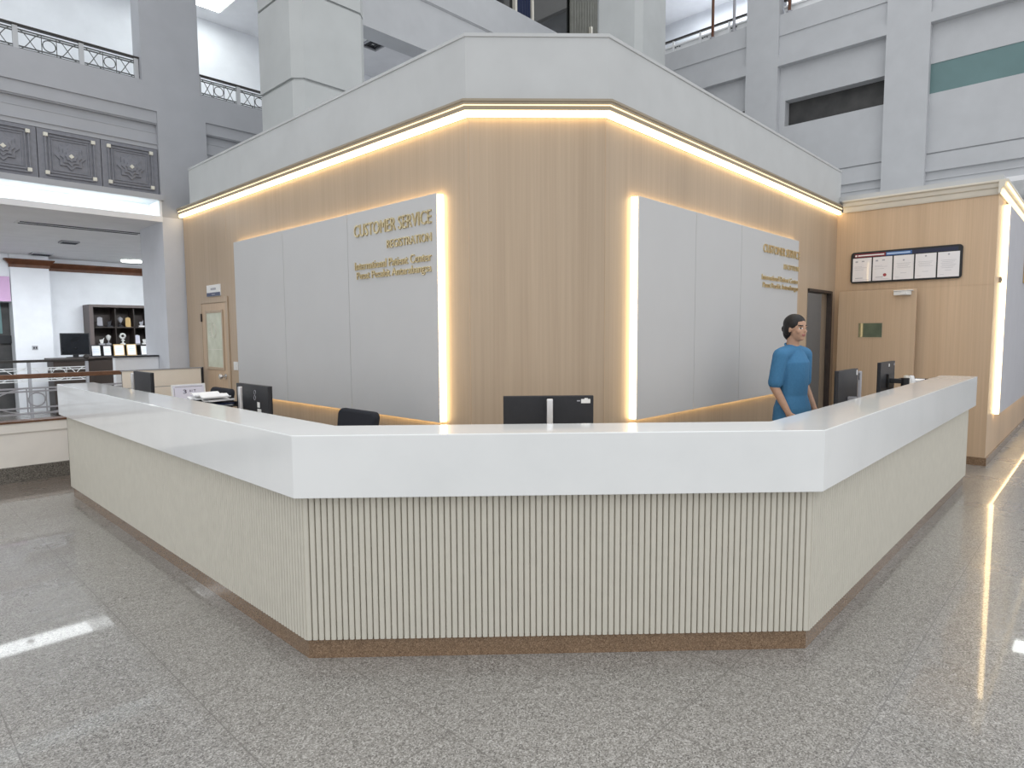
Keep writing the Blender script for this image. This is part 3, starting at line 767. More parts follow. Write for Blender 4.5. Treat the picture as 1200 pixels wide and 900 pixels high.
trophy(4.02, zA, 'plaque', 'grey plaque trophy, upper cabinet shelf far left', 'rail_paint', 'charcoal_plastic')
trophy(4.21, zA, 'figure', 'slim dark figure trophy, upper cabinet shelf beside the grey plaque', 'charcoal_plastic', 'charcoal_plastic')
trophy(4.43, zA, 'cup', 'dark cup trophy, upper cabinet shelf left of the gold plaque', 'rail_paint', 'charcoal_plastic')
trophy(4.59, zA, 'plaque', 'gold plaque trophy on the upper cabinet shelf', 'trophy_gold', 'trophy_gold')
trophy(4.87, zA, 'figure', 'angled grey figure trophy, upper cabinet shelf far right', 'rail_paint', 'white_plastic')
trophy(4.04, zB, 'figure', 'white and red figure trophy, lower cabinet shelf far left', 'ceramic', 'rail_paint')
trophy(4.17, zB, 'cup', 'tall trophy with bright white bowl on the lower cabinet shelf', 'ceramic', 'rail_paint')
trophy(4.46, zB, 'disc', 'white ring trophy on the lower cabinet shelf', 'ceramic', 'ceramic')
trophy(4.765, zB, 'plaque', 'square lilac plaque on the lower cabinet shelf', 'paper_lilac', 'rail_paint')
trophy(4.92, zB, 'figure', 'small white figure on a bar foot, lower cabinet shelf far right', 'ceramic', 'white_plastic')
# framed certificates standing on a console before the cabinet
cs = thing('console', 'dark console carrying the row of framed certificates', 'console', (4.2, 15.95, 0))
obj('top', MB().box(3.55, 4.95, 15.7, 16.3, 1.115, 1.15), 'desk_dark', cs, True, bevel=.004)
obj('body', MB().box(3.60, 4.90, 15.75, 16.28, 0, 1.115), 'desk_dark', cs, True)
for k, (xa, xb, zt, mf, lab) in enumerate(((3.66, 3.85, 1.40, 'charcoal_plastic', 'leftmost dark framed certificate, next to the black television'), (3.88, 4.05, 1.39, 'charcoal_plastic', 'dark framed certificate left of the first gold frame'),
        (4.09, 4.30, 1.41, 'trophy_gold', 'first gold framed certificate, beside a dark framed one'), (4.345, 4.54, 1.41, 'trophy_gold', 'second gold framed certificate, middle right of the row'), (4.62, 4.78, 1.38, 'charcoal_plastic', 'rightmost framed certificate, beside the grey pillar'))):
    t = thing('framed_certificate', lab, 'certificate', ((xa + xb) / 2, 16.0, 1.151), group='framed certificates under the cabinet')
    mb = MB()
    tl = .04
    def Q(x, f, d): return (x, 16.0 + tl * f + d, 1.151 + (zt - 1.151) * f)
    mb.extrude([Q(xa, 0, 0), Q(xb, 0, 0), Q(xb, 1, 0), Q(xa, 1, 0)], (0, .016, 0))
    fr = obj('frame', mb, mf, t, True, bevel=.003)
    mb = MB(); w = .018
    mb.extrude([Q(xa + w, .08, -.002), Q(xb - w, .08, -.002), Q(xb - w, .92, -.002), Q(xa + w, .92, -.002)], (0, .001, 0))
    pp = obj('paper', mb, 'paper', t, True)
    mb = MB()
    for q in range(4):
        f = .72 - .13 * q; mb.extrude([Q(xa + w * 2, f, -.0035), Q(xb - w * 2, f, -.0035), Q(xb - w * 2, f + .03, -.0035), Q(xa + w * 2, f + .03, -.0035)], (0, .001, 0))
    obj('print', mb, 'pale_blue_ink', pp, True)
# television and dark desk
tv = thing('television', 'black television left of the display cabinet', 'television', (3.33, 15.75, 1.17))
obj('casing', MB().box(3.06, 3.575, 15.72, 15.76, 1.205, 1.66), 'black_plastic', tv, True, bevel=.004)
obj('screen', MB().box(3.08, 3.555, 15.715, 15.721, 1.225, 1.64), 'screen_glass', tv, True)
obj('stand', MB().box(3.27, 3.37, 15.73, 15.76, 1.165, 1.206).box(3.17, 3.47, 15.66, 15.82, 1.152, 1.165), 'black_plastic', tv, True)
dk = thing('lobby_desk', 'dark brown desk under the black television', 'desk', (3.2, 15.5, 0))
obj('top', MB().box(2.80, 3.54, 15.25, 15.9, 1.12, 1.151), 'desk_dark', dk, True, bevel=.006)
obj('front', MB().box(2.84, 3.50, 15.3, 15.34, 0, 1.12), 'desk_dark', dk, True)
obj('side', MB().box(2.84, 2.88, 15.34, 15.86, 0, 1.12), 'desk_dark', dk, True)
obj('side', MB().box(3.46, 3.50, 15.34, 15.86, 0, 1.12), 'desk_dark', dk, True)
r2 = railing('dark topped second railing deeper in the lobby', -1.5, 3.18, 14.2, 0, 1.17, [.78, .82, .98, 1.02], [.0, 1.15, 2.27, 3.16], [(.03, 1.12), (1.18, 2.24), (2.30, 3.13)], 'rail_dark', 'rail_paint', 'rail_white', hr=.045, pw=.05, br=.008)
obj('ball_finial', MB().ell((3.16, 14.2, 1.20), (.05, .05, .05)), 'rail_dark', r2, True, smooth=True)
mb = MB(); mb.box(2.41, 2.925, 9.40, 9.52, 0, 1.315)
struct('wall_half', mb, 'lobby_white', 'low white wall with a dark cap beside the pillar')
struct('trim_7', MB().box(2.39, 2.925, 9.375, 9.54, 1.315, 1.335), 'charcoal_plastic')
pt = thing('partition_screen', 'low cream partition behind the left end of the counter', 'partition', (2.67, 8.35, 0))
obj('panel', MB().box(2.20, 3.08, 8.34, 8.37, .985, 1.185), 'partition_cream', pt, True, bevel=.003)
obj('panel', MB().box(2.20, 3.08, 8.34, 8.37, .06, .978), 'partition_cream', pt, True, bevel=.003)
obj('frame', MB().box(2.20, 3.08, 8.345, 8.365, 0, 1.18).box(2.19, 3.09, 8.333, 8.377, 1.186, 1.197), 'rail_paint', pt, True)
o = obj('end_cap', MB().box(3.081, 3.11, 8.335, 8.375, 0, 1.197), 'charcoal_plastic', pt, True); o['label'] = 'black end cap'

# ------------------------------------------------------------------ first gallery behind the left facade
struct('floor_gallery', MB().box(XL, XR, 9.5, 10.8, 4.2, 4.4), 'lobby_white')
struct('wall_gallery_back', MB().box(XL, XR, 10.8, 10.95, 4.2, 6.7), 'lobby_white', 'bright white gallery wall behind the upper railing')
struct('ceiling_gallery', MB().box(XL, XR, 9.4, 10.8, 6.64, 6.72), 'soffit_white', 'white gallery ceiling')
pn = thing('ceiling_light', 'square white ceiling light panel at the top left', 'light', (4.2, 10.1, 6.6))
obj('diffuser', MB().box(3.78, 4.34, 9.75, 10.36, 6.615, 6.628), 'lamp_white', pn, True)
obj('frame', MB().box(3.74, 4.38, 9.71, 10.40, 6.628, 6.6395), 'white_plastic', pn, True)
ac = thing('air_diffuser', 'square grey air diffuser in the gallery ceiling right of the column', 'vent', (6.65, 9.55, 6.62))
for q, h in enumerate((.16, .11, .06)):
    mb = MB()
    for dx0, dx1, dy0, dy1 in ((-h, h, -h, -h + .025), (-h, h, h - .025, h), (-h, -h + .025, -h, h), (h - .025, h, -h, h)):
        mb.box(6.65 + dx0, 6.65 + dx1, 9.58 + dy0, 9.58 + dy1, 6.60 + .008 * q, 6.632)
    obj('vane', mb, 'charcoal_plastic' if q else 'rail_paint', ac, True)
obj('plate', MB().box(6.45, 6.85, 9.41, 9.76, 6.632, 6.6395), 'white_plastic', ac, True)
# dark glazed bay of the top floor
mb = MB(); mb.box(8.5, 16, 10.6, 10.7, 8.0, 11.5); mb.box(8.5, 16, 9.4, 10.6, 11.4, 11.5); mb.box(8.4, 8.5, 9.0, 10.7, 8.0, 11.5); mb.box(8.5, 16, 9.4, 10.6, 7.95, 8.03)
struct('wall_top_bay', mb, 'dark_interior', 'dark room of the top floor')
wn = MB()
struct('window_2', MB().box(8.5, 15, 9.30, 9.31, 8.03, 11.4), 'dark_glass', 'dark glazing of the top floor')
mb = MB()
for x in (9.90, 10.42, 13.0): mb.box(x, x + .06, 9.22, 9.30, 8.03, 11.4)
mb.box(12.42, 12.47, 9.15, 9.22, 8.03, 8.72)
struct('trim_8', mb, 'cornice_cream', 'pale mullions of the dark top floor window')
cu = thing('curtain', 'grey pleated curtain at the right of the dark top window', 'curtain', (12.3, 9.27, 8.1))
mb = MB(); n = 60; pts = [(11.75 + 1.25 * i / n, 9.255 + .022 * math.sin(i * 1.3)) for i in range(n + 1)]
mb.prism(pts + [(x, y + .008) for x, y in reversed(pts)], 8.05, 11.0)
obj('cloth', mb, 'curtain_grey', cu, True, smooth='auto')
obj('rod', MB().tube([(11.7, 9.26, 11.02), (13.0, 9.26, 11.02)], .015, 8), 'rail_dark', cu, True)
cu = thing('curtain', 'narrow dark blue curtain at the left of the dark top window', 'curtain', (10.2, 9.27, 8.1))
mb = MB(); n = 24; pts = [(10.0 + .40 * i / n, 9.255 + .018 * math.sin(i * 1.3)) for i in range(n + 1)]
mb.prism(pts + [(x, y + .008) for x, y in reversed(pts)], 8.05, 11.0)
obj('cloth', mb, 'curtain_blue', cu, True, smooth='auto')
obj('rod', MB().tube([(9.98, 9.26, 11.02), (10.41, 9.26, 11.02)], .015, 8), 'rail_dark', cu, True)

# ------------------------------------------------------------------ columns
def column(name, x, y, z0, joints, lab):
    mb = MB(); ch = .11; w = 1.0
    def oct_(d): return [(x + ch, y + d), (x + w - ch, y + d), (x + w - d, y + ch), (x + w - d, y + w - ch), (x + w - ch, y + w - d), (x + ch, y + w - d), (x + d, y + w - ch), (x + d, y + ch)]
    zs = [z0] + joints + [12]
    for a, c in zip(zs, zs[1:]):
        last = c == 12
        mb.prism(oct_(.012 if a == z0 and joints else 0), a, c if last else c - .03)
        if not last: mb.prism(oct_(.03), c - .03, c)
    struct(name, mb, 'column_white', lab)
column('pillar_left', 3.75, 6.94, 3.601, [4.57, 5.56], 'square white column with chamfered corners rising behind the parapet, left')
column('pillar_right', 10.09, 6.37, 0, [], 'square white column rising behind the parapet, right')

# ------------------------------------------------------------------ atrium: right facade (front plane x = 13)
S = 13 / 11.5
def ry(y): return S * y
def rz(z): return 1.6 + S * (z - 1.6)
XF = 13.0
mb = MB()
for a, c in ((5.03, 4.46), (2.785, 2.195), (-.1, -.7)):
    mb.box(XF, XF + .4, ry(a), ry(c), 0 if a < 1 else rz(3.77), 13)
YT, YB = 9.0, -5.0
wins = []
for ya, yb in ((ry(5.03), YT), (ry(2.785), ry(4.46)), (ry(-.1), ry(2.195))):
    mb.box(XF + .05, XF + .4, ya, yb, rz(6.74), rz(7.09)); mb.box(XF + .04, XF + .4, ya, yb, rz(6.73), rz(6.74)); mb.box(XF + .06, XF + .4, ya, yb, rz(6.42), rz(6.73))
    mb.box(XF + .03, XF + .4, ya, yb, rz(6.36), rz(6.42)); mb.box(XF + .0, XF + .4, ya, yb, rz(6.215), rz(6.36))
    mb.box(XF + .14, XF + .4, ya, yb, rz(5.64), rz(6.215)); mb.box(XF + .14, XF + .4, ya, yb, rz(4.42), rz(5.20))
    mb.box(XF + .12, XF + .4, ya, yb, rz(4.31), rz(4.42)); mb.box(XF + .15, XF + .4, ya, yb, rz(4.29), rz(4.31)); mb.box(XF + .13, XF + .4, ya, yb, rz(4.07), rz(4.29)); mb.box(XF + .10, XF + .4, ya, yb, rz(4.03), rz(4.07))
    mb.box(XF + .15, XF + .4, ya, yb, rz(3.92), rz(4.03)); mb.box(XF + .11, XF + .4, ya, yb, rz(3.90), rz(3.92)); mb.box(XF + .13, XF + .4, ya, yb, rz(3.77), rz(3.90))
mb.box(XF + .14, XF + .4, ry(4.36), ry(4.46), rz(5.2), rz(5.64))
struct('wall_right', mb, 'white_facade', 'pale facade with pilasters and stepped mouldings on the right')
struct('window_3', MB().box(XF + .36, XF + .39, ry(2.785), ry(4.36), rz(5.2), rz(5.64)), 'dark_interior', 'long dark slot window on the right facade')
struct('window_4', MB().box(XF + .15, XF + .18, ry(-.1), ry(2.195), rz(5.2), rz(5.64)), 'teal_panel', 'long teal glazed panel on the right facade')
struct('window_5', MB().box(XF + .36, XF + .39, ry(5.03), YT, rz(5.2), rz(5.64)), 'dark_interior')
# gallery above it
struct('wall_upper_gallery', MB().box(15.4, 15.5, -5, 9.0, 7.7, 9.66), 'lobby_white', 'bright wall of the right upper gallery')
struct('ceiling_upper_gallery', MB().box(13.0, 15.5, -5, 9.0, 9.66, 9.75), 'soffit_white')
struct('floor_upper_gallery', MB().box(13.4, 15.5, -5, 9.0, 7.5, rz(7.08)), 'lobby_white')
for ya, yb, lab, posts in ((ry(5.05), 8.95, 'white gallery railing behind the right column, upper right', (8.1, 7.45, 6.8, 6.15)), (ry(2.8), ry(4.44), 'white gallery railing between the two pilasters, upper right', (3.6, 4.2, 4.9))):
    t = thing('railing', lab, 'railing', (13.2, (ya + yb) / 2, rz(7.09)))
    obj('handrail', MB().box(13.17, 13.23, ya, yb, rz(7.345), rz(7.38)), 'rail_dark', t, True, bevel=.005)
    z0, z1 = rz(7.092), rz(7.27)
    for za, zb in ((z0, z0 + .05), (z1 - .035, z1)): obj('rail', MB().box(13.185, 13.215, ya, yb, za, zb), 'rail_white', t, True)
    for p in posts: obj('post', MB().box(13.18, 13.22, p - .02, p + .02, z0, rz(7.345)), 'rail_white', t, True)
    obj('infill', MB().box(13.215, 13.225, ya, yb, z0 + .05, z1 - .035), 'rail_white', t, True)
    for k in range(int((yb - ya) / .65)):
        c = ya + .35 + .65 * k; zc = (z0 + z1) / 2; mb = MB()
        for a, q in ((-.07, -.045), (.03, .055)):
            for e, g in ((-.055, -.03), (.03, .055)): mb.box(13.208, 13.2145, c + a, c + q, zc + e, zc + g)
        mb.box(13.208, 13.2145, c - .022, c + .012, zc - .06, zc - .045); mb.box(13.208, 13.2145, c - .022, c + .012, zc + .045, zc + .06)
        obj('ornament', mb, 'charcoal_plastic', t, True)
for y, lab in ((6.47, 'slim bronze pole in the upper right gallery, nearer the white column'), (6.00, 'slim bronze pole in the upper right gallery, nearer the wide pilaster'), (4.88, 'slim bronze pole in the upper right gallery between the pilasters')):
    t = thing('gallery_pole', lab, 'pole', (13.1, y, rz(7.09)))
    obj('shaft', MB().lathe([(.03, 0), (.03, 2.2)], (13.1, y, rz(7.09)), 12), 'cornice_walnut' if y != 6.0 else 'rail_paint', t, True, smooth='auto')
    obj('foot', MB().lathe([(.06, 0), (.06, .03), (.03, .04)], (13.1, y, rz(7.09)), 12), 'rail_paint', t, True, smooth='auto')
t = thing('ceiling_light', 'small round glowing ceiling light in the upper right gallery', 'light', (13.95, 7.14, 9.6))
obj('lamp', MB().lathe([(.10, -.05), (.12, -.012)], (13.95, 7.14, 9.66), 20), 'lamp_white', t, True)
obj('ring', MB().lathe([(.14, -.012), (.14, -.0005)], (13.95, 7.14, 9.66), 20), 'white_plastic', t, True)
# corridor below the right facade
struct('ceiling_corridor', MB().box(13.0, 24, -5, 2.7, rz(3.70), rz(3.77)), 'soffit_white', 'corridor ceiling beside the wing')
struct('wall_corridor_end', MB().box(24, 24.2, -5, 3, 0, 4.1), 'lobby_white', 'far wall of the corridor')
t = thing('ceiling_light', 'bright ceiling light strip in the corridor at the right edge', 'light', (13.85, .65, 3.95))
obj('diffuser', MB().box(13.6, 14.1, .3, .96, 3.925, 3.945), 'lamp_white', t, True)
obj('frame', MB().box(13.56, 14.14, .26, 1.0, 3.945, 3.9735), 'white_plastic', t, True)

# ------------------------------------------------------------------ things on the work desk
DZ = .741
def monitor(label, loc, rz_, stand='silver', tagmark=0, lift=0):
    t = thing('computer_monitor', label, 'monitor', loc, rz_, 'computer monitors on the work desk')
    w, z0, z1 = .27, .15 + lift, .485 + lift
    obj('casing', MB().box(-w, w, -.014, .012, z0, z1), 'charcoal_plastic', t, bevel=.004)
    obj('bezel', MB().box(-w, w, .0125, .019, z0, z1), 'black_plastic', t, bevel=.002)
    obj('screen', MB().box(-w + .012, w - .012, .0192, .0205, z0 + .018, z1 - .012), 'screen_glass', t)
    if stand in ('silver', 'grey'):
        o = obj('stand', MB().box(-.018, .018, -.112, -.088, .012, z1 - .008).box(-.017, .017, -.0879, -.0145, z0 + .06, z0 + .11), 'silver_plastic' if stand == 'silver' else 'rail_paint', t, bevel=.006); o['label'] = stand + ' stand column'
        o2 = obj('cable', MB().tube([(-.018 - .012 * math.sin(PI * k / 10), -.10, z1 - .025 - .055 * k / 10) for k in range(11)], .003, 6), 'black_plastic', o, smooth=True)
        obj('base', MB().box(-.10, .10, -.14, .10, 0, .012), 'silver_plastic', t, bevel=.004)
    else:
        o = obj('arm', MB().box(-.025, .025, -.15, -.026, z1 - .21, z1 - .165).box(-.05, .05, -.036, -.024, z1 - .26, z1 - .12), 'black_plastic', t, bevel=.005)
        obj('pole', MB().lathe([(.036, 0.02), (.036, z1 - .155)], (0, -.165, 0), 18), 'black_plastic', t, smooth='auto')
        obj('base', MB().box(-.12, .12, -.22, .05, 0, .02), 'black_plastic', t, bevel=.004)
    c = t.children[0]
    if tagmark == 1:
        obj('label', MB().box(.195, .25, -.0155, -.0135, z1 - .045, z1 - .02).box(.215, .235, -.0155, -.0135, z1 - .02, z1 - .014), 'white_plastic', c)
        obj('marking', MB().box(.17, .19, -.0150, -.0135, z1 - .034, z1 - .027), 'ink_pale', c)
    elif tagmark == 2:
        for zz in (z1 - .055, z1 - .095):
            obj('emblem', MB().tube([(.05 + .016 * math.cos(a) + (.004 if zz > z1 - .07 else 0), -.0145, zz + .016 * math.sin(a)) for a in [2 * PI * k / 16 for k in range(17)]], .0018, 5), 'ink_pale', c)
        obj('label', MB().box(.09, .13, -.0155, -.0135, z1 - .165, z1 - .125).box(.09, .15, -.0155, -.0135, z1 - .21, z1 - .175), 'white_plastic', c)
    elif tagmark == 3:
        obj('label', MB().box(.225, .25, -.0155, -.0135, z1 - .055, z1 - .012), 'paper', c)
    elif tagmark == 4:
        obj('label', MB().box(.02, .05, -.0155, -.0135, z1 - .05, z1 - .022), 'paper', c)
        obj('label', MB().box(.225, .25, -.0155, -.0135, z1 - .045, z1 - .022), 'ink_pale', c)
    return t
monitor('black monitor with silver stand at the counter front, facing the narrow oak wall', (2.875, 2.425, DZ), -PI / 4, tagmark=1)
monitor('black monitor with silver stand and white stickers, on the left desk', (2.10, 4.68, DZ), -PI / 2, tagmark=2)
monitor('farthest left black monitor, before the cream partition', (2.10, 7.235, DZ), -PI / 2, tagmark=0)
monitor('black monitor with paper tag beside the person in blue', (5.80, 1.60, DZ), 0, stand='grey', tagmark=3, lift=.05)
monitor('black monitor on a black pole arm near the right counter end', (7.10, 1.60, DZ), 0, stand='arm', tagmark=4, lift=.07)

def office_chair(label, loc, rz_, top, w):
    t = thing('office_chair', label, 'chair', loc, rz_, 'black office chairs behind the left counter')
    mb = MB(); R = 0.05
    hw = w / 2; z0 = top - .46
    prof = []
    for cx, cz, a0 in ((hw - R, top - R, 0), (-hw + R, top - R, PI / 2), (-hw + R + .03, z0 + R, PI), (hw - R - .03, z0 + R, 1.5 * PI)):
        for k in range(7):
            a = a0 + PI / 2 * k / 6; prof.append((cx + R * math.cos(a), cz + R * math.sin(a)))
    def by(x, z): return .22 + .10 * (z - z0) - .18 * (x / hw) ** 2 * .25
    mb.extrude([(x, .20 + .16 * (z - z0), z) for x, z in prof], (0, .06, 0))
    obj('backrest', mb, 'chair_fabric', t, bevel=.02, seg=3)
    mb = MB(); mb.box(-.24, .24, -.24, .22, .43, .51); obj('seat', mb, 'chair_fabric', t, bevel=.03, seg=3)
    obj('back_bracket', MB().box(-.04, .04, .18, .29, .40, .43).box(-.04, .04, .262, .285, .40, z0 + .2), 'black_plastic', t, bevel=.004)
    obj('gas_lift', MB().lathe([(.03, .08), (.03, .26), (.018, .26), (.018, .43)], (0, 0, 0), 16), 'black_plastic', t, smooth='auto')
    for k in range(5):
        a = 2 * PI * k / 5 + .3
        lg = MB().tube([(0, 0, .10), (.15 * math.cos(a), .15 * math.sin(a), .095), (.28 * math.cos(a), .28 * math.sin(a), .07)], [.026, .022, .016], 8)
        lg = obj('leg', lg, 'black_plastic', t, smooth='auto')
        ca = MB().lathe([(.026, -.014), (.028, -.008), (.028, .008), (.026, .014)], (0, 0, 0), 14, 'y')
        ca.v = [(x + .28 * math.cos(a), y + .28 * math.sin(a), z + .028) for x, y, z in ca.v]
        ca.box(.28 * math.cos(a) - .008, .28 * math.cos(a) + .008, .28 * math.sin(a) - .008, .28 * math.sin(a) + .008, .03, .08)
        obj('caster', ca, 'black_plastic', lg, smooth='auto')
    return t
office_chair('black office chair back, centred under the left grey sign panel', (2.34, 4.10, 0), -PI / 2 + .0, 1.03, .50)
office_chair('black office chair in front of the staff door', (2.36, 6.65, 0), -PI / 2, 1.055, .50)

def placard():
    t = thing('desk_placard', 'lilac printed notice in a clear stand before the cream partition', 'placard', (2.2, 7.05, DZ))
    t.location = (2.21, 6.28, DZ)
    # faces the camera side (-y); leans back slightly
    w, h = .275, .225
    zt = .388
    def Q(u, f, d): return (u, d + .03 * f, zt - h + h * f)
    mb = MB(); mb.extrude([Q(-w / 2 - .015, -.05, .004), Q(w / 2 + .015, -.05, .004), Q(w / 2 + .015, 1.05, .004), Q(-w / 2 - .015, 1.05, .004)], (0, .004, 0))
    obj('backing', mb, 'white_plastic', t)
    mb = MB(); mb.extrude([Q(-w / 2, 0, 0), Q(w / 2, 0, 0), Q(w / 2, 1, 0), Q(-w / 2, 1, 0)], (0, .003, 0))
    p = obj('sheet', mb, 'paper_lilac', t)
    mb = MB()
    def bar(u0, u1, f0, f1): mb.extrude([Q(u0, f0, -.001), Q(u1, f0, -.001), Q(u1, f1, -.001), Q(u0, f1, -.001)], (0, .0008, 0))
    bar(-.12, .125, .93, .96); bar(-.08, .07, .38, .41); bar(-.1, .0, .28, .31); bar(.02, .10, .26, .29); bar(-.06, .11, .12, .15); bar(-.13, -.125, .0, .9)
    obj('print', mb, 'ink_pale', p)
    tm = text_mb('3', .030, .040, .0008, Matrix(((1, 0, 0, -.022), (0, 0, -1, .0205), (0, 1, 0, zt - h + h * .66), (0, 0, 0, 1))))
    obj('print_mark', tm, 'ink', p)
    tm = text_mb('ALT', .062, .032, .0008, Matrix(((1, 0, 0, .062), (0, 0, -1, .0225), (0, 1, 0, zt - h + h * .68), (0, 0, 0, 1))))
    obj('print_word', tm, 'ink', p)
    mb = MB(); mb.box(-w / 2 - .015, w / 2 + .015, .004, .05, .0, .008); mb.box(-.015, .015, .005, .02, .008, zt - h - .005); obj('foot', mb, 'white_plastic', t)
    return t
placard()
# tray tower with papers, left desk
tr = thing('letter_tray', 'dark letter tray topped with loose papers, left of the stickered monitor', 'tray', (1.98, 5.19, DZ))
for k in range(4):
    z = .006 + .098 * k
    mb = MB(); mb.box(-.13, .13, -.23, .23, z, z + .008); mb.box(-.13, -.122, -.23, .23, z, z + .035); mb.box(.122, .13, -.23, .23, z, z + .035); mb.box(-.122, .122, .222, .23, z, z + .035)
    obj('tier', mb, 'black_plastic', tr, bevel=.002)
mb = MB()
for x in (-.126, .126):
    for y in (-.22, .22): mb.box(x - .004, x + .004, y - .006, y + .006, 0, .33)
obj('upright', mb, 'black_plastic', tr)
ZT = DZ + .006 + .098 * 3 + .0085
z = ZT
rnd = random.Random(3)
specs = [('paper', 'white sheet'), ('curtain_blue', 'dark blue folder'), ('paper', 'white sheet'), ('paper', 'crumpled white sheet')]
names = ['document', 'folder', 'document', 'document']
ZT += .002
z = ZT
labs = ['white papers lying in the tray under a blue folder', 'dark blue folder among the papers on the dark letter tray', 'white papers fanned on the blue folder in the letter tray', 'topmost curled white sheet on the letter tray papers']
for k in range(4):
    mb = MB(); n = 14; h = .010 + .002 * k
    w2, l2 = (.10, .20) if k != 1 else (.095, .17)
    oy = -.06 if k == 1 else 0
    if k == 1: w2, l2 = .10, .15
    for i in range(n):
        a = -l2 + 2 * l2 * i / n; c = -l2 + 2 * l2 * (i + 1) / n
        wob = lambda v: (.006 * math.sin(v * 23 + k) + .004 * math.sin(v * 51 + 2 * k)) * (0 if k in (0, 1) else 1) + (.006 if k > 1 else 0)
        za, zc = z + wob(a), z + wob(c)
        o = len(mb.v)
        mb.v += [(-w2, a, za), (w2, a, za + .003 * (k > 1)), (w2, c, zc + .003 * (k > 1)), (-w2, c, zc), (-w2, a, za + h * .6), (w2, a, za + h * .6 + .003 * (k > 1)), (w2, c, zc + h * .6 + .003 * (k > 1)), (-w2, c, zc + h * .6)]
        for f in ((0, 3, 2, 1), (4, 5, 6, 7), (0, 1, 5, 4), (2, 3, 7, 6), (0, 4, 7, 3), (1, 2, 6, 5)): mb.face([o + q for q in f])
    R = Matrix.Rotation((-.04, .02, .06, -.12)[k], 3, 'Z')
    mb.v = [tuple(R @ Vector(v) + Vector((1.98, 5.19 + oy, 0))) for v in mb.v]
    tag(obj(names[k], mb, specs[k][0]), labs[k], 'paper' if k != 1 else 'folder')
    z += h + (.014 if k > 1 else .0102 if k == 1 else .001)
# right desk: card holder, telephone, trays, cable
ph = thing('card_holder', 'white and beige card holder right of the pole mounted monitor', 'card holder', (7.30, 1.45, DZ))
obj('stand', MB().box(-.05, .05, -.05, .05, 0, .008).box(-.02, .02, -.01, .02, .008, .30), 'white_plastic', ph, bevel=.002)
mb = MB(); mb.extrude([(-.12, -.03, .30), (.02, -.03, .30), (.0, .0, .415), (-.11, .0, .415)], (0, .02, 0)); o = obj('back_card', mb, 'cornice_cream', ph); 
mb = MB(); mb.extrude([(.01, -.05, .29), (.15, -.05, .29), (.14, -.02, .405), (.02, -.02, .405)], (0, .02, 0)); obj('front_card', mb, 'paper', ph)
mb = MB(); mb.extrude([(.10, -.0555, .29), (.15, -.0555, .29), (.149, -.0475, .32), (.12, -.0475, .32)], (0, .004, 0)); obj('print', mb, 'pale_blue_ink', ph)
tr2 = thing('letter_tray', 'dark letter tray at the far right end of the work desk', 'tray', (7.70, 1.5, DZ))
for k in range(4):
    z = .006 + .105 * k
    mb = MB(); mb.box(-.20, .20, -.13, .13, z, z + .008); mb.box(-.20, .20, -.13, -.122, z, z + .03); mb.box(-.20, .20, .122, .13, z, z + .03); mb.box(.192, .20, -.13, .13, z, z + .03)
    obj('tier', mb, 'black_plastic', tr2, bevel=.002)
mb = MB()
for x in (-.19, .19):
    for y in (-.126, .126): mb.box(x - .006, x + .006, y - .004, y + .004, 0, .345)
obj('upright', mb, 'black_plastic', tr2)
mb = MB(); mb.box(7.52, 7.82, 1.40, 1.60, DZ + .3295, DZ + .352); tag(obj('document', mb, 'paper', bevel=.003), 'grey white paper stack in the right hand letter tray', 'paper')
st = thing('stapler', 'small grey stapler on the papers in the right letter tray', 'stapler', (7.72, 1.5, DZ + .3525))
obj('base', MB().box(-.07, .07, -.018, .018, 0, .01), 'charcoal_plastic', st, bevel=.003)
obj('arm', MB().extrude([(-.07, -.015, .014), (.07, -.015, .014), (.065, -.015, .022), (-.03, -.015, .04), (-.07, -.015, .038)], (0, .03, 0)), 'rail_paint', st, bevel=.003)
obj('hinge', MB().box(-.07, -.05, -.016, .016, .009, .02), 'steel', st)

# ------------------------------------------------------------------ the person behind the right counter
def capsules(segs):
    """tapered limbs as closed overlapping pieces, later fused into one skin"""
    mb = MB()
    for pts, rad, sq in segs:
        n = 16; P = [Vector(p) for p in pts]; fine = []; rr = []
        for i in range(len(P) - 1):
            for k in range(4):
                t = k / 4; fine.append(P[i].lerp(P[i + 1], t)); rr.append(rad[i] + (rad[i + 1] - rad[i]) * t)
        fine.append(P[-1]); rr.append(rad[-1])
        o = len(mb.v); N = len(fine)
        for i, p in enumerate(fine):
            t = (fine[min(i + 1, N - 1)] - fine[max(i - 1, 0)]).normalized()
            u = Vector((1, 0, 0)); u = (u - t * u.dot(t))
            if u.length < .3: u = Vector((0, 1, 0)); u = (u - t * u.dot(t))
            u.normalize(); w = t.cross(u)
            for k in range(n):
                a = 2 * PI * k / n
                mb.v.append(tuple(p + u * math.cos(a) * rr[i] * sq[0] + w * math.sin(a) * rr[i] * sq[1]))
        for i in range(N - 1):
            for k in range(n): mb.face((o + i * n + k, o + i * n + (k + 1) % n, o + (i + 1) * n + (k + 1) % n, o + (i + 1) * n + k))
        mb.face([o + k for k in reversed(range(n))]); mb.face([o + (N - 1) * n + k for k in range(n)])
        for p, r in ((P[0], rad[0]), (P[-1], rad[-1])): mb.ell(p, (r * min(sq), r * min(sq), r * min(sq)), 12, 8)
    return mb
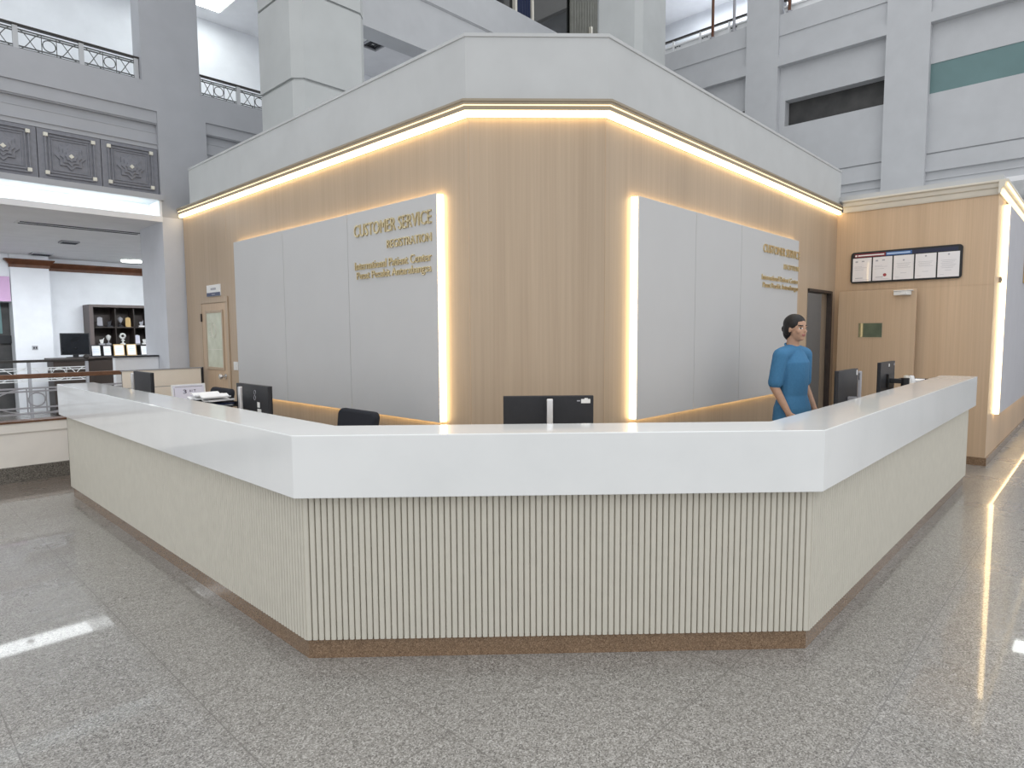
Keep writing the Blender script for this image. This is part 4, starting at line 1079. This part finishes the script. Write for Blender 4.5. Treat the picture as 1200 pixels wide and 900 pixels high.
def fuse(name, mb, mats, parent, voxel, smooth_it=6):
    o = obj(name, mb, mats, None)
    md = o.modifiers.new('remesh', 'REMESH'); md.mode = 'VOXEL'; md.voxel_size = voxel; md.use_smooth_shade = True
    md = o.modifiers.new('smooth', 'SMOOTH'); md.factor = .5; md.iterations = smooth_it
    bpy.context.view_layer.update()
    me = bpy.data.meshes.new_from_object(o.evaluated_get(bpy.context.evaluated_depsgraph_get()))
    me.name = name
    old = o.data; o.modifiers.clear(); o.data = me; bpy.data.meshes.remove(old)
    if not me.materials:
        for mm in (mats if isinstance(mats, list) else [mats]): me.materials.append(MATS[mm])
    for p in me.polygons: p.use_smooth = True
    o.parent = parent
    return o
def person():
    t = thing('person', 'person with dark hair in a blue top standing behind the right counter', 'person', (5.86, 2.06, 0), -.22)
    # local frame: faces -y, right hand at -x
    segs = []
    segs.append(([(0, 0, .90), (0, .0, 1.02), (0, -.005, 1.18), (0, 0, 1.32), (0, .01, 1.42)], [.15, .132, .145, .158, .11], (1, .68)))
    segs.append(([(-.165, .01, 1.395), (0, .012, 1.43), (.165, .01, 1.395)], [.055, .062, .055], (1, 1)))
    segs.append(([(0, .018, 1.42), (0, .008, 1.54)], [.056, .052], (1, 1)))
    arms = {-1: [(-.185, .01, 1.39), (-.225, .035, 1.11), (-.215, -.10, .89)], 1: [(.185, .01, 1.39), (.225, .03, 1.11), (.215, -.09, .88)]}
    for s, a in arms.items():
        segs.append((a, [.052, .041, .026], (1, 1)))
        w = Vector(a[2]); d = (Vector(a[2]) - Vector(a[1])).normalized()
        segs.append(([w, w + d * .09], [.030, .036], (.55, 1.05)))
        base = w + d * .085; side = Vector((0, 1, 0)) - d * d.y; side.normalize()
        inw = Vector((-s, 0, 0))
        for k, (off, ln) in enumerate(((-.03, .068), (-.010, .078), (.010, .073), (.029, .058))):
            b = base + side * off
            segs.append(([b, b + d * ln * .45 + inw * .006, b + d * ln * .8 + inw * .022, b + d * ln + inw * .034], [.0098, .0095, .0088, .008], (1, 1)))
        tb = w + d * .03 - side * .03
        segs.append(([tb, tb + d * .03 - side * .02 + inw * .012, tb + d * .065 - side * .022 + inw * .022], [.0125, .011, .009], (1, 1)))
    for s in (-1, 1):
        segs.append(([(s * .085, 0, .90), (s * .09, -.01, .50), (s * .09, .015, .09)], [.088, .058, .040], (1, 1)))
        segs.append(([(s * .09, .03, .05), (s * .095, -.08, .04), (s * .10, -.16, .028)], [.042, .040, .028], (1, .8)))
    mb = capsules(segs)
    # head, turned slightly to the camera
    HR = Matrix.Rotation(-.12, 3, 'Z'); hc = Vector((0, -.015, 1.625))
    def hp(x, y, z): return tuple(hc + HR @ Vector((x, y, z)))
    mb.ell(hp(0, .008, .025), (.075, .093, .092), 24, 16)
    mb.ell(hp(0, -.022, -.035), (.058, .068, .078), 20, 14)
    mb.ell(hp(0, -.060, -.088), (.026, .022, .020), 12, 8)
    mb.ell(hp(0, -.093, -.022), (.011, .017, .012), 12, 8); mb.ell(hp(0, -.088, -.004), (.008, .010, .024), 12, 8)
    for s in (-1, 1):
        mb.ell(hp(s * .076, .008, -.008), (.009, .018, .030), 12, 8)
        mb.ell(hp(s * .040, -.058, -.025), (.022, .020, .022), 12, 8)
        mb.ell(hp(s * .030, -.082, .024), (.022, .008, .007), 12, 8)
    mb.ell(hp(0, -.083, -.052), (.022, .008, .006), 12, 8); mb.ell(hp(0, -.081, -.062), (.019, .009, .006), 12, 8)
    body = fuse('body', mb, ['skin', 'lip', 'shoe_black', 'eye_white', 'iris_dark', 'hair_black'], t, .0062, 3)
    me = body.data
    me.materials.clear()
    for mm in ('skin', 'lip', 'shoe_black', 'eye_white', 'iris_dark', 'hair_black'): me.materials.append(MATS[mm])
    HI = HR.inverted()
    for p in me.polygons:
        q = HI @ (Vector(p.center) - hc); k = 0
        if p.center.z < .085: k = 2
        elif q.y < -.074 and abs(q.x) < .021 and -.067 < q.z < -.047: k = 1
        elif q.y < -.05 and .016 < abs(q.x) < .042 and abs(q.z - .003) < .0045: k = 4 if abs(abs(q.x) - .029) < .007 else 3
        elif q.y < -.06 and .014 < abs(q.x) < .050 and .022 < q.z < .031: k = 5
        p.material_index = k
    # clothing: short sleeved blue top and dark trousers
    seg = [([(0, 0, .80), (0, 0, .92), (0, .0, 1.03), (0, -.005, 1.18), (0, 0, 1.32), (0, .01, 1.415)], [.212, .200, .158, .162, .172, .116], (1, .68)),
           ([(-.165, .01, 1.395), (0, .014, 1.425), (.165, .01, 1.395)], [.067, .070, .067], (1, 1))]
    for s, a in arms.items():
        e = Vector(a[0]).lerp(Vector(a[1]), .86); seg.append(([a[0], tuple(e)], [.066, .062], (1, 1)))
    top_ = capsules(seg)
    o = fuse('blue_top', top_, 'scrub_blue', t, .0075, 4); o['label'] = 'blue short sleeved top'
    nk = MB()
    nk.tube([(.068 * math.cos(a), .010 + .064 * math.sin(a), 1.462 + .030 * math.sin(a)) for a in [2 * PI * k / 24 for k in range(24)]], .009, 8, True)
    obj('collar', nk, 'scrub_blue', o, smooth=True)
    seg = []
    for s in (-1, 1): seg.append(([(s * .085, 0, .84), (s * .092, -.01, .50), (s * .092, .015, .095)], [.100, .080, .066], (1, 1)))
    o = fuse('trousers', capsules(seg), 'trouser_navy', t, .009, 3); o['label'] = 'dark navy trousers'
    hr = MB()
    hr.ell(hp(0, .020, .042), (.086, .098, .092), 24, 16)
    hr.ell(hp(0, .060, -.03), (.074, .058, .080), 20, 12)
    hr.ell(hp(0, .105, .0), (.042, .040, .042), 16, 10)
    for s in (-1, 1): hr.ell(hp(s * .070, .030, .0), (.020, .040, .058), 16, 10)
    o = fuse('hair', hr, 'hair_black', t, .006, 3); o['label'] = 'dark hair gathered at the back'
    # keep the face clear of hair
    import bmesh
    bm = bmesh.new(); bm.from_mesh(o.data)
    for v in bm.verts:
        q = HI @ (v.co - hc)
        if q.y < -.055 and q.z < .06: 
            q.y = -.055 + (q.y + .055) * .1; v.co = hc + HR @ q
    bm.to_mesh(o.data); bm.free()
    return t
person()

# ------------------------------------------------------------------ light
def area(name, loc, size, energy, col=(1, 1, 1), rot=(0, 0, 0), sy=None):
    l = bpy.data.lights.new(name, 'AREA'); l.energy = energy; l.color = col; l.size = size
    if sy: l.shape = 'RECTANGLE'; l.size_y = sy
    o = bpy.data.objects.new(name, l); COL.objects.link(o); o.location = loc; o.rotation_euler = rot
    return o
area('lobby_hidden_strip', (-.7, 12.1, 3.27), 6.6, 130, (.93, .98, 1), sy=.8)
area('lobby_hidden_strip', (4.6, 12.1, 3.27), 3.6, 90, (.93, .98, 1), sy=.8)  # second strip, unseen, added to brighten the right part of the lobby
ww = area('lobby_wall_fill', (3.0, 13.6, 3.2), 6.5, 46, (.92, .96, 1), rot=(math.radians(58), 0, 0), sy=.15)  # unseen light aimed at the lobby back wall, added to brighten it
ww.data.spread = math.radians(85)
area('gallery_lamp', (1.5, 9.9, 6.55), 7, 30, (.95, 1, .98), sy=.8)
area('back_room_fill', (8.6, 3.6, 2.8), .8, 5, (1, .98, .96), sy=.8)  # added unseen light, lifts the room behind the doorway out of black
area('upper_gallery_lamp', (14.3, 6.5, 9.55), 1, 80, (.93, .97, 1), sy=3)
area('corridor_lamp', (18, -2.5, 3.9), 5, 45, (.97, .98, 1), sy=1)
w = bpy.data.worlds.new('skylight'); SC.world = w; w.use_nodes = True
nt = w.node_tree; nt.nodes.clear()
out = nt.nodes.new('ShaderNodeOutputWorld'); bg = nt.nodes.new('ShaderNodeBackground')
tc = nt.nodes.new('ShaderNodeTexCoord'); sx = nt.nodes.new('ShaderNodeSeparateXYZ')
nt.links.new(tc.outputs['Generated'], sx.inputs[0])
nt.links.new(ramp(nt, sx.outputs[2], [(.0, (.76, .775, .79)), (.35, (.93, .95, .965)), (1.0, (1.25, 1.275, 1.29))]), bg.inputs[0])
bg.inputs[1].default_value = 1.22
nt.links.new(bg.outputs[0], out.inputs[0])

# ------------------------------------------------------------------ picture settings
SC.view_settings.view_transform = 'Standard'
SC.view_settings.look = 'None'
SC.view_settings.exposure = 0
SC.view_settings.gamma = 1
SC.view_settings.use_curve_mapping = False
SC.cycles.use_denoising = True
SC.cycles.max_bounces = 8
SC.cycles.sample_clamp_indirect = 8
